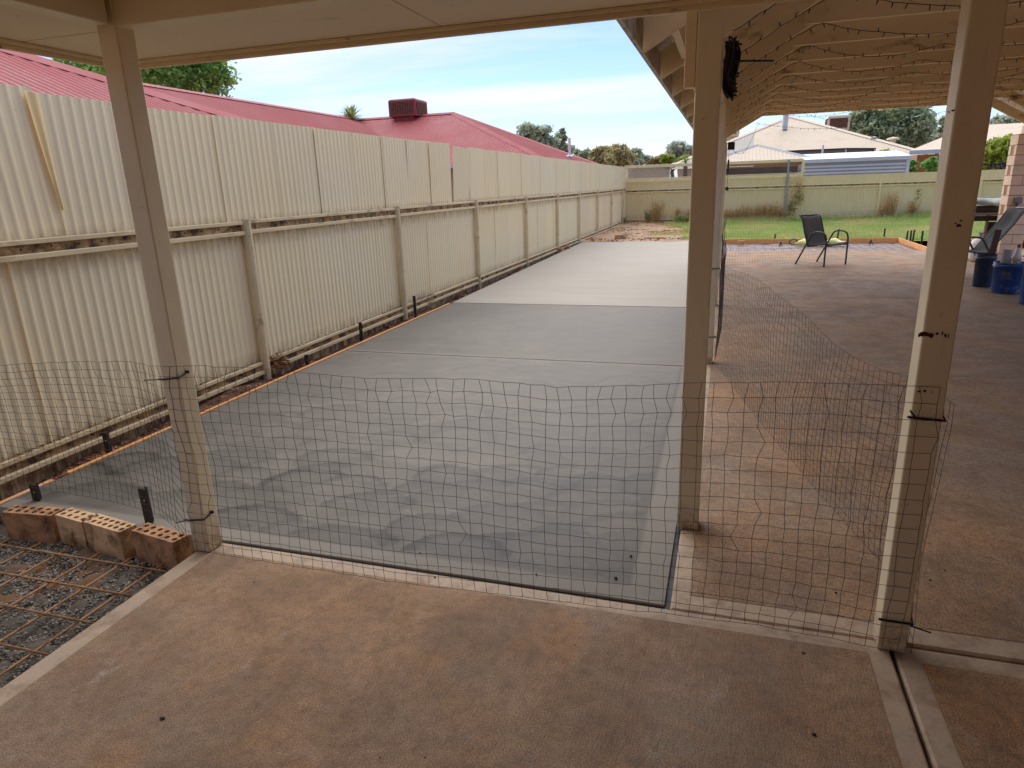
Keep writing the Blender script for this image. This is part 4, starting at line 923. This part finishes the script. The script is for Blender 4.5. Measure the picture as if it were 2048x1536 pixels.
def tie(pts, label, tail=None):
    t = MB(); t.tube(pts, .0042, 6)
    if tail: t.tube(tail, .003, 5)
    c_ = Vector(pts[-1]); t.box(c_.x-.007, c_.x+.007, c_.y-.007, c_.y+.004, c_.z-.006, c_.z+.006)
    return tag(t.build('cable_tie', M['black']), label, 'cable tie', 'black cable ties')
def post_tie(x0, x1, y0, z, dz, label, tail):
    g = .006
    tie([(x1+g, y0+.05, z+dz+.012), (x1+g, y0-g, z+dz), (x0-g+.02, y0-g-.002, z), (x0-g-.004, y0-g-.002, z+.002), (x0-g, y0+.05, z+.012)][::-1][1:] + [(x1+g, y0+.05, z+dz+.012)], label, tail)
post_tie(-2.315, -2.225, 2.222, .845, .012, 'upper black cable tie round the left post above the bricks', [(-2.315, 2.21, .846), (-2.36, 2.17, .852)])
post_tie(-2.315, -2.225, 2.222, .165, .012, 'lower black cable tie round the left post near its foot', [(-2.315, 2.21, .166), (-2.35, 2.18, .163)])
post_tie(.590, .680, 2.268, .865, -.004, 'upper black cable tie round the chipped post', [(.60, 2.25, .87), (.575, 2.22, .90)])
post_tie(.590, .680, 2.268, .125, -.002, 'lower black cable tie round the chipped post near the floor', [(.675, 2.25, .125), (.73, 2.22, .128)])
for k_, zz in enumerate((.86, .25)):
    tie([(-.146, 6.134, zz), (-.046, 6.134, zz), (-.035, 6.17, zz)], 'black cable tie on the second patio post, %s one' % ('upper' if k_ == 0 else 'lower'), [(-.046, 6.13, zz), (-.005, 6.11, zz)])

# ------------------------------------------------------------------ clay bricks with cores, by the left post
def core_brick(L_, label, mat, holes=6):
    h, w = .162, .09; b = MB(); n = 10; nx = holes; cell = L_/nx; r = .0135
    for iy in range(2):
        for ix in range(nx):
            x0, x1, y0, y1 = -L_/2+ix*cell, -L_/2+(ix+1)*cell, -w/2+iy*w/2, -w/2+(iy+1)*w/2; cx, cy = (x0+x1)/2, (y0+y1)/2+(.004 if iy == 0 else -.004)
            sq = []
            ring = [(cx+r*math.cos(2*math.pi*k/n), cy+r*math.sin(2*math.pi*k/n)) for k in range(n)]
            for k in range(n):
                c_, s_ = math.cos(2*math.pi*k/n), math.sin(2*math.pi*k/n)
                tx = ((x1-cx)/c_ if c_ > 0 else (x0-cx)/c_) if abs(c_) > 1e-6 else 1e9; ty = ((y1-cy)/s_ if s_ > 0 else (y0-cy)/s_) if abs(s_) > 1e-6 else 1e9
                tt = min(tx, ty); sq.append((cx+c_*tt, cy+s_*tt))
            for zt, flip in ((h, 0), (0, 1)):
                vs = [(a_, c_, zt) for a_, c_ in ring]+[(a_, c_, zt) for a_, c_ in sq]
                fs = [(k, (k+1) % n, (k+1) % n+n, k+n) for k in range(n)]
                b.add(vs, [f[::-1] for f in fs] if not flip else fs)
                for (qx, qy) in ((x0, y0), (x1, y0), (x1, y1), (x0, y1)):   # corner fill
                    ks = sorted(range(n), key=lambda k: (sq[k][0]-qx)**2+(sq[k][1]-qy)**2)[:2]
                    b.add([(sq[ks[0]][0], sq[ks[0]][1], zt), (sq[ks[1]][0], sq[ks[1]][1], zt), (qx, qy, zt)], [(0, 1, 2)])
            b.add([(a_, c_, h) for a_, c_ in ring]+[(a_, c_, 0.) for a_, c_ in ring], [(k, k+n, (k+1) % n+n, (k+1) % n) for k in range(n)])
    b.add([(-L_/2, -w/2, 0), (L_/2, -w/2, 0), (L_/2, w/2, 0), (-L_/2, w/2, 0), (-L_/2, -w/2, h), (L_/2, -w/2, h), (L_/2, w/2, h), (-L_/2, w/2, h)], [(0, 1, 5, 4), (1, 2, 6, 5), (2, 3, 7, 6), (3, 0, 4, 7)])
    return tag(b.build('clay_brick', mat, None, bevel=.0), label, 'brick', 'clay bricks edging the gravel bed')
bz = -.105
for (x_, y_, L_, az, tilt, label, mt, hl) in ((-2.525, 2.245, .30, -9, 0, 'brown stained cored clay brick leaning at the foot of the left post', 'brick', 6), (-2.865, 2.262, .30, -9, 0, 'pale clay brick, second from the left post in the row', 'brick_pale', 7),
        (-3.105, 2.290, .215, -8, 0, 'short clay brick, third from the left post in the row', 'brick_pale', 4), (-3.385, 2.275, .30, 6, 0, 'dark stained clay brick ending the row beside the fence soil', 'brick', 6)):
    o = core_brick(L_, label, M[mt], hl); o.location = (x_, y_, bz); o.rotation_euler = (rad(tilt), 0, rad(az))
# reinforcing mesh in the gravel
def rebar(name, xs, ys, z, r, label, mat='rust'):
    t = thing(name, (xs[0], ys[0], z), label, 'steel mesh')
    for x_ in xs: MB().tube([(x_+random.uniform(-.004, .004), ys[0]-.08, z), (x_, (ys[0]+ys[-1])/2, z+random.uniform(-.004, .006)), (x_, ys[-1]+.08, z)], r, 6).build('bar', M[mat], t, True)
    for y_ in ys: MB().tube([(xs[0]-.08, y_, z+2*r), ((xs[0]+xs[-1])/2, y_+.004, z+2*r+random.uniform(-.004, .006)), (xs[-1]+.08, y_+.01, z+2*r)], r, 6).build('bar', M[mat], t, True)
rebar('reinforcing_mesh', [-3.85+.197*i for i in range(8)], [.33+.197*i for i in range(10)], -.068, .005, 'rusty reinforcing mesh lying on dark gravel beside the near slab')
rebar('reinforcing_mesh', [-.05+.2*i for i in range(22)], [16.85+.2*i for i in range(13)], -.055, .0045, 'rusty reinforcing mesh in the gravel pit behind the sling chair')
b = MB(); rr = random.Random(9)
rng = np.random.default_rng(77); n = 30000; x = rng.uniform(-4.0, -2.325, n); y = rng.uniform(.5, 2.24, n); k = (vnoise(x*3, y*3, 9) > rng.uniform(-.35, .6, n)); x, y = x[k], y[k]; n = len(x)
s = rng.uniform(.0025, .008, n)*np.where(rng.random(n) < .03, 1.7, 1); base = np.array([(1, 0, 0), (-1, 0, 0), (0, 1, 0), (0, -1, 0), (0, 0, .8), (0, 0, -.8)], float)
Vv = base[None]*s[:, None, None]*rng.uniform(.6, 1.4, (n, 6, 1)); an = rng.uniform(0, 6.28, n)
Vr = np.stack([Vv[..., 0]*np.cos(an)[:, None]-Vv[..., 1]*np.sin(an)[:, None], Vv[..., 0]*np.sin(an)[:, None]+Vv[..., 1]*np.cos(an)[:, None], Vv[..., 2]], -1)+np.stack([x, y, np.full(n, -.104)+s*.3], 1)[:, None]
of = np.array([(0, 2, 4), (2, 1, 4), (1, 3, 4), (3, 0, 4), (2, 0, 5), (1, 2, 5), (3, 1, 5), (0, 3, 5)])
Fv = (np.arange(n)[:, None, None]*6+of[None]).reshape(-1, 3)
_st = Mat('mixed_gravel'); r_ = _st.geo.outputs['Random Per Island']
M['gstone'] = _st.done(_st.mix(_st.ramp(r_, .0, 1.), lin(88, 84, 76), lin(176, 170, 158)), .85, .3)
tag(np_obj('gravel', Vr.reshape(-1, 3), Fv, M['gstone']), 'loose grey crushed rock under the rusty mesh', 'gravel', kind='stuff')

# pebbles scattered on the brown concrete
pt_ = [(325, 1437, .013), (1628, 1470, .011), (870, 1155, .006), (1073, 1148, .006), (1232, 1156, .010), (1262, 1112, .008), (1606, 1306, .009), (840, 1105, .005), (1672, 1185, .007), (640, 1290, .004), (1740, 1060, .004), (1860, 1160, .006), (1890, 1140, .005), (760, 1515, .004), (850, 1515, .004), (1150, 1290, .004), (508, 1165, .005)]
for i, (px, py, s_) in enumerate(pt_):
    s_ *= .75; p = at_z(px, py, .0); r_ = random.Random(i); n = 7; b = MB()
    vs = [(p.x, p.y, s_*.8)]+[(p.x+s_*math.cos(2*math.pi*j/n)*r_.uniform(.7, 1.3), p.y+s_*math.sin(2*math.pi*j/n)*r_.uniform(.5, 1), s_*.45) for j in range(n)]+[(p.x+s_*math.cos(2*math.pi*j/n)*.8, p.y+s_*math.sin(2*math.pi*j/n)*.7, -.004) for j in range(n)]
    b.add(vs, [(0, 1+j, 1+(j+1) % n) for j in range(n)]+[(1+j, 1+n+j, 1+n+(j+1) % n, 1+(j+1) % n) for j in range(n)])
    tag(b.build('pebble', M['stone_dark' if i % 3 else 'gravel'], smooth=True), 'tiny dark stone chip lying loose on the concrete', 'pebble', 'loose stone chips on the concrete')

# ------------------------------------------------------------------ steel pegs
def peg(x, y, z0, z1, lean, label, w=.036, mat='peg'):
    t = thing('steel_peg', (x, y, z0), label, 'peg', 'steel pegs holding the form boards'); b = MB(); h = z1-z0
    sh_ = lambda z: lean*z
    prof = [(-w/2, -.004), (w/2, -.004), (w/2, .006), (.005, .006), (.004, .03), (-.004, .03), (-.005, .006), (-w/2, .006)]
    vs = [(a_, c_, 0) for a_, c_ in prof]+[(a_+sh_(h), c_, h) for a_, c_ in prof]; n = len(prof)
    b.add(vs, [tuple(range(n))[::-1], tuple(range(n, 2*n))]+[(i, (i+1) % n, (i+1) % n+n, i+n) for i in range(n)]); b.build('stake', M[mat], t, local=True)
    c_ = MB()
    for k in (.25, .8): c_.tube([(sh_(h*k)+.006, -.0042, h*k), (sh_(h*k)+.006, -.0065, h*k)], .0035, 6)
    c_.build('nail_hole', M['white'], t, local=True); return t
q = at_y(285, 978, 2.40); peg(q.x+.0, 2.40, -.12, q.z, -.02, 'black steel peg standing behind the brick row near the left post', .045)
q = at_y(66, 970, 2.46); peg(q.x, 2.46, -.12, q.z, -.02, 'black steel peg between the two form boards at the slab corner', .05)
for px, py, lab in ((208, 865, 'black steel peg against the long form board, below the fence rail'), (612, 710, 'steel peg by the form board next to a fence post'), (720, 645, 'thin rusty peg by the form board beyond the first control joint'), (828, 592, 'tall black peg by the form board beside a fence post')):
    d = ray(px, py); t_ = -3.84/d.x; P = Vector((0, 0, CAMH))+d*t_; peg(-3.84, P.y, -.15, P.z, 0, lab, .038)
for px, py, y_, lab in ((1676, 458, 19.6, 'leaning black peg behind the sling chair'), (1550, 468, 19.6, 'short dark peg in the lawn behind the timber block'), (1770, 457, 19.9, 'dark peg standing in the lawn left of the board corner'),
        (1789, 462, 19.0, 'short dark peg outside the board corner'), (1802, 461, 18.6, 'first of two pegs side by side outside the end board'), (1806, 460, 18.4, 'second of two pegs side by side outside the end board'), (1830, 462, 17.6, 'tall dark peg outside the end board near the chipped post')):
    P = at_y(px, py, y_); peg(max(P.x, 4.30) if y_ < 19.3 else P.x, y_, -.06, P.z, .08 if px == 1676 else random.uniform(-.04, .04), lab, .04)
# bar chairs, timber block, bag
for px, py, lab in ((1561, 487, 'small black plastic bar chair in the gravel near the timber block'), (1741, 483, 'small black plastic bar chair in the gravel near the board corner')):
    P = at_z(px, py+6, -.06); t = thing('bar_chair', P, lab, 'bar chair', 'plastic bar chairs in the gravel'); 
    for an_ in (0, 2.1, 4.2): MB().beam((P.x+.05*math.cos(an_), P.y+.05*math.sin(an_), P.z), (P.x, P.y, P.z+.09), .02, .02).build('leg', M['black'], t)
    MB().lathe(P+Vector((0, 0, .08)), [(.02, 0), (.03, .02), (.015, .035)], 8).build('saddle', M['black'], t)
P = at_z(1482, 490, -.06); tag(MB().box(P.x-.08, P.x+.08, P.y-.04, P.y+.05, -.06, .05).build('timber_block', M['tan_wood'], bevel=.004), 'raw timber offcut sitting in the gravel by the form board', 'timber')
b = MB(); c_ = at_z(1640, 489, -.04); n1, n2 = 18, 10; vs = []
for i in range(n1+1):
    u = i/n1*2-1; rr_ = math.sqrt(max(0., 1-abs(u)**3.5))
    for j in range(n2):
        a_ = 2*math.pi*j/n2; vs.append((c_.x+u*.62, c_.y-.1+.20*rr_*math.cos(a_)*(1+.15*math.sin(u*9)), c_.z+.03+.075*rr_*math.sin(a_)+.035*(1+math.sin(u*11+j))*rr_))
b.add(vs, [(i*n2+j, (i+1)*n2+j, (i+1)*n2+(j+1) % n2, i*n2+(j+1) % n2) for i in range(n1) for j in range(n2)])
tag(b.build('cement_bag', M['bag'], smooth=True), 'crumpled yellow and pale green bag lying in the gravel behind the chair', 'bag')
P = at_z(1586, 490, -.05); b = MB()
for k in range(5): b.tube([P+Vector((.09*math.cos(2*math.pi*i/12), .02*k-.04, .08+.075*math.sin(2*math.pi*i/12))) for i in range(13)], .014, 5)
tag(b.build('hose_coil', M['black']), 'black coil of hose at the end of the yellow bag', 'hose')
# loose bricks and timber at the far end of the slab
for px, py, y_, rz_, lab in ((1237, 478, 20.0, .15, 'loose pale brick lying at the far end of the dry slab'),):
    P = at_z(px, py, .0); o = core_brick(.30, lab, M['brick_pale'], 6); o.location = (P.x, P.y+.25, -.06); o.rotation_euler = (0, 0, rz_); o['group'] = 'loose bricks past the slab'
P = at_z(1307, 478, .0); tag(MB().box(P.x-.28, P.x+.28, P.y+.2, P.y+.32, -.03, .035).build('timber_offcut', M['tan_wood'], bevel=.004), 'short pale timber plank on the grass edge past the dry slab', 'timber')
for i, (px, py, rz_, tx, lab) in enumerate(((1136, 492, .5, .2, 'brick wedged on edge against the fence foot'), (1125, 503, .1, 0, 'dark brick half buried beside the fence foot'))):
    d = ray(px, py); t_ = -3.94/d.x; P = Vector((0, 0, CAMH))+d*t_
    o = core_brick(.30, lab, M['brick'], 6); o.location = (-3.965, P.y, -.09); o.rotation_euler = (tx, 0, math.pi/2+rz_*.2); o['group'] = 'loose bricks past the slab'

# ------------------------------------------------------------------ chairs
def smooth_path(pts, n=5):
    pts = [Vector(p) for p in pts]; out = []
    for i in range(len(pts)-1):
        p0, p1, p2, p3 = pts[max(i-1, 0)], pts[i], pts[i+1], pts[min(i+2, len(pts)-1)]
        for k in range(n):
            t = k/n; out.append(.5*((2*p1)+(p2-p0)*t+(2*p0-5*p1+4*p2-p3)*t*t+(3*p1-p0-3*p2+p3)*t**3))
    return out+[pts[-1]]
def sling_chair(loc, rz, label, sling, back, seat_z=.40, w=.575, tube=.0155):
    t = thing('sling_chair', loc, label, 'chair', 'outdoor sling chairs', rz)
    for sx in (-1, 1):
        x_ = sx*w/2
        MB().tube([(x_, -.32, 0), (x_, -.32, .20), (x_, -.32, .44)]+smooth_path([(x_, -.315, .50), (x_, -.285, .575), (x_, -.21, .612), (x_, -.08, .615), (x_, .0, .585), (x_, .055, .50)], 4)+[(x_, .20, .24), (x_, .335, 0)], tube, 8).build('arm_frame', M['chairtube'], t, True, local=True)
    ix = w/2-.035; prof = smooth_path([(0, -.335, seat_z-.03), (0, -.31, seat_z+.008), (0, -.20, seat_z), (0, .06, seat_z-.035), (0, .13, seat_z-.01)]+back, 5)
    for sx in (-1, 1): MB().tube([Vector((sx*ix, p.y, p.z)) for p in prof], tube*.85, 7).build('side_rail', M['chairtube'], t, True, local=True)
    b = MB(); nx = 6; vs = []
    for p in prof:
        for i in range(nx+1): u = i/nx*2-1; vs.append((u*ix, p.y+.012*(1-u*u), p.z-.016*(1-u*u)+.012))
    m = len(prof); b.add(vs, [(k*(nx+1)+i, k*(nx+1)+i+1, (k+1)*(nx+1)+i+1, (k+1)*(nx+1)+i) for k in range(m-1) for i in range(nx)])
    o = b.build('sling', M[sling], t, True, local=True); md = o.modifiers.new('solid', 'SOLIDIFY'); md.thickness = .004
    for (yy, zz) in ((-.31, seat_z-.02), (.10, seat_z-.05)): MB().tube([(-w/2, yy, zz), (w/2, yy, zz)], tube*.8, 7).build('crossbar', M['chairtube'], t, True, local=True)
    tp = prof[-1]; MB().tube([(-ix, tp.y, tp.z), (ix, tp.y, tp.z)], tube*.85, 7).build('top_rail', M['chairtube'], t, True, local=True)
    return t
sling_chair((1.775, 14.06, 0.001), rad(43), 'grey sling patio chair standing alone on the open brown concrete', 'sling', [(0, .20, .56), (0, .27, .76), (0, .31, .86), (0, .37, .905)])
sling_chair((3.82, 12.62, 0.001), rad(-84), 'dark reclined sling chair beside the blue buckets', 'sling_dark', [(0, .26, .58), (0, .42, .82), (0, .52, .99), (0, .62, 1.03)])

# barbecue, covers, gas bottle
bb = thing('barbecue', (4.75, 15.0, 0), 'grey trolley barbecue under a folded cover beside the block pillar', 'barbecue')
for sx in (4.38, 5.10):
    for sy in (14.8, 15.2): MB().beam((sx, sy, .0), (sx, sy, .82), .045, .045).build('leg', M['bbq'], bb)
MB().beam((4.62, 14.79, .06), (4.64, 14.79, .82), .05, .04).build('leg', M['bbq'], bb)
MB().box(4.30, 5.18, 14.74, 15.26, .82, .87).build('bench_top', M['bbq'], bb, bevel=.01)
MB().box(4.38, 5.10, 14.72, 14.74, .72, .815).build('control_panel', M['darktrim'], bb)
for k in range(5): MB().tube([(4.46+.14*k, 14.72, .77), (4.46+.14*k, 14.69, .77)], .025, 10).build('knob', M['black'], bb)
MB().box(4.42, 5.10, 14.78, 15.22, .875, .98).build('hood', M['darktrim'], bb, bevel=.02)
MB().box(4.36, 5.12, 14.78, 15.22, .20, .23).build('shelf', M['bbq'], bb)
MB().box(4.66, 5.08, 14.80, 14.82, .30, .70).build('side_panel', M['darktrim'], bb)
b = MB(); n1, n2 = 16, 8; vs = []
for i in range(n1+1):
    for j in range(n2+1):
        u, v = i/n1, j/n2; vs.append((4.38+.76*u, 14.74+.52*v, .988+.05*float(vnoise(u*5, v*4, 3))+.04*math.sin(u*9)*.5+.10*math.sin(math.pi*v)**.5))
b.add(vs, [(i*(n2+1)+j, (i+1)*(n2+1)+j, (i+1)*(n2+1)+j+1, i*(n2+1)+j+1) for i in range(n1) for j in range(n2)])
o = tag(b.build('folded_cover', M['cover'], smooth=True), 'pale grey folded vinyl cover on top of the barbecue', 'cover'); md = o.modifiers.new('solid', 'SOLIDIFY'); md.thickness = .02
gbt = thing('gas_bottle', (4.50, 14.55, 0), 'white gas bottle standing under the barbecue edge', 'gas bottle')
MB().lathe((4.50, 14.55, .01), [(.10, 0), (.13, .04), (.15, .10), (.15, .30), (.12, .38), (.05, .42)], 18).build('tank', M['white'], gbt, True)
MB().lathe((4.50, 14.55, .43), [(.03, 0), (.03, .06), (.045, .07), (.045, .1)], 10).build('valve', M['zinc_dark'], gbt)

# buckets and their contents
def bucket(x_, y_, r, h, mat, label, handle=True):
    t = thing('bucket', (x_, y_, 0), label, 'bucket', 'blue buckets on the patio edge')
    MB().lathe((0, 0, .002), [(r*.86, 0), (r*.88, .01), (r*.97, h*.86), (r*1.05, h*.87), (r*1.05, h*.9), (r, h*.905), (r*1.02, h), (r*.96, h), (r*.84, .03)], 26).build('body', M[mat], t, True, local=True)
    if handle: MB().tube([(r*1.04*math.cos(a_), r*1.04*math.sin(a_)*.98, h*.84-.05*math.sin(a_)) for a_ in [math.pi+math.pi*i/14 for i in range(15)]], .004, 5).build('handle', M['zinc_dark'], t, local=True)
    return t
bucket(3.72, 10.72, .192, .41, 'blue', 'bright blue bucket full of offcuts, nearest the blue drum')
bucket(3.60, 11.28, .13, .46, 'blue_dark', 'grubby dark blue bucket behind the bright blue one')
t = bucket(3.80, 9.78, .27, .66, 'blue', 'tall blue drum at the edge of the patio', False); t['category'] = 'drum'; 
P = (3.66, 10.70); o = MB().tube([(P[0]-.03, P[1], .16), (P[0], P[1]+.02, .58)], .055, 14).build('pipe_offcut', M['pipe']); tag(o, 'grey pipe offcut standing in the bright blue bucket', 'pipe')
bt = thing('bottle', (3.80, 10.78, .2), 'clear white bottle with a red cap in the bright blue bucket', 'bottle')
MB().lathe((3.80, 10.78, .2), [(.05, 0), (.055, .02), (.055, .28), (.02, .40)], 14).build('body', M['white'], bt, True); MB().lathe((3.80, 10.78, .6), [(.022, 0), (.022, .04)], 10).build('cap', M['redcapb'], bt)
tag(MB().beam((3.64, 11.33, .12), (3.72, 11.36, .80), .03, .085).build('timber_offcut', M['brown_wood'], bevel=.003), 'dark brown timber offcut standing in the grubby blue bucket', 'timber')
b = MB(); rr = random.Random(2)
for k in range(14):
    a_ = rr.uniform(0, 6.28); b.tube([(3.78+.05*math.cos(a_), 10.70+.05*math.sin(a_), .25), (3.80+.12*math.cos(a_), 10.70+.12*math.sin(a_), .44+rr.uniform(0, .06)), (3.84+.16*math.cos(a_+.5), 10.7+.14*math.sin(a_+.5), .45+rr.uniform(-.02, .05))], .006, 4)
tag(b.build('wire_bundle', M['dry_stem']), 'tangled bundle of tan straps in the bright blue bucket', 'straps')
tag(MB().beam((5.0, 13.62, .0), (5.06, 13.72, 1.0), .7, .03, up=(0, 1, 0)).build('timber_board', M['brown_wood'], bevel=.004), 'brown timber sheet leaning in front of the block pillar', 'board') if False else None

# ------------------------------------------------------------------ string lights
def light_string(pts, label, seed, drop=.034, n_per=.11):
    rng = random.Random(seed); P = resample(pts, .05); b = MB(); b.tube([p+Vector((0, rng.uniform(-.004, .004), rng.uniform(-.004, .004))) for p in P], .0026, 5)
    L_ = 0.; nxt = n_per
    for p, q in zip(P[:-1], P[1:]):
        L_ += (q-p).length
        if L_ > nxt:
            nxt += n_per*rng.uniform(.8, 1.3); d = Vector((rng.uniform(-.5, .5), rng.uniform(-.4, .4), rng.choice((-1, -1, .8)))).normalized(); b.tube([p, p+d*drop*.5, p+d*drop], [.0036, .0045, .0025], 5)
    return tag(b.build('string_light', M['black']), label, 'string light', 'black fairy light strings under the patio roof')
def sag(p, q, s, n=14):
    p, q = Vector(p), Vector(q); return [p.lerp(q, i/n)+Vector((0, 0, -s*4*(i/n)*(1-i/n))) for i in range(n+1)]
ORD = 'first second third fourth fifth sixth seventh eighth ninth tenth eleventh twelfth thirteenth'.split()
lab_s = 'black fairy light string clipped along the %s rafter counted from the verandah'
for i, y in enumerate(yk):
    if i in (0, 12) : continue
    yy = y-.03
    up_ = [(x_, yy-.045 if x_ > .5 else yy-.003, rb(x_)-.008) for x_ in (-.02, .2, .4)]+[(.62, yy-.075, 2.742)]
    mid_ = 1.9+random.uniform(-.2, .5)
    light_string([Vector(p) for p in up_]+sag((.62, yy-.075, 2.742), (mid_, yy+.5, 2.745), .10)[1:]+sag((mid_, yy+.5, 2.745), (3.4, yy-.05, 2.735), .09)[1:]+sag((3.4, yy-.05, 2.735), (4.55, yy-.06, 2.74), .06)[1:], lab_s % ORD[i], i)
E_ = 14.5
light_string(sag((-.03, E_, 2.36), (.50, E_, 2.66), .42), 'loose fairy light loop hanging at the far end of the patio roof by the post', 90)
light_string(sag((.42, E_+.05, 2.64), (3.9, E_+.05, 2.72), .22), 'long fairy light swag across the far open end of the patio roof', 91)
light_string(sag((1.35, E_+.1, 2.74), (3.0, E_+.1, 2.74), .16), 'short fairy light swag across the far open end of the patio roof', 92)
# coil of spare lights hanging on the first patio post, with its hook
b = MB(); rr = random.Random(4)
for k in range(16):
    cx, cy, cz = -.020+rr.uniform(-.010, .020), 3.05+rr.uniform(-.03, .03), 2.03+rr.uniform(-.015, .02); a0, b0 = rr.uniform(.028, .05), rr.uniform(.075, .105)
    ph = rr.uniform(-.5, .5); cx = max(cx, -.044+.012+0*a0)
    b.tube([(max(cx+.014*math.cos(t_)+.008*math.sin(t_*3+ph), -.039), cy+a0*math.cos(t_), cz+b0*math.sin(t_)) for t_ in [2*math.pi*i/20 for i in range(21)]], .0038, 5)
for k in range(30):
    t_ = rr.uniform(0, 6.28); p = Vector((-.015+rr.uniform(-.01, .015), 3.05+.045*math.cos(t_), 2.03+.095*math.sin(t_))); b.tube([p, p+Vector((rr.uniform(.0, .03), rr.uniform(-.02, .02), rr.uniform(-.02, .02)))], .004, 4)
tag(b.build('light_coil', M['black']), 'coil of spare black fairy lights hanging on the first patio post', 'cable coil')
tag(MB().tube([(-.044, 3.03, 2.055), (.0, 3.03, 2.05), (.145, 3.03, 2.04)], .004, 6).build('wall_hook', M['black']), 'thin black rod hook sticking out of the first patio post', 'hook')
sp = thing('speaker', (.0, 14.35, 2.25), 'small black speaker at the far end of the patio roof plate', 'speaker')
MB().box(-.04, .09, 14.30, 14.42, 2.16, 2.30).build('cabinet', M['black'], sp, bevel=.008); MB().tube([(.025, 14.30, 2.23), (.025, 14.292, 2.23)], .045, 14).build('cone', M['darktrim'], sp)
ch = thing('wind_chime', (-.01, 14.38, 1.5), 'thin black wind chime hanging beside the far patio posts', 'wind chime')
MB().tube([(-.01, 14.38, 2.2), (-.01, 14.38, 1.98)], .004, 5).build('cord', M['black'], ch); MB().tube([(-.01, 14.38, 1.98), (-.01, 14.38, 1.72)], .016, 8).build('tube', M['black'], ch); MB().tube([(-.01, 14.38, 1.72), (-.01, 14.38, 1.47)], .004, 5).build('cord', M['black'], ch); MB().lathe((-.01, 14.38, 1.40), [(.01, 0), (.04, .02), (.03, .06), (.005, .08)], 10).build('clapper', M['black'], ch)
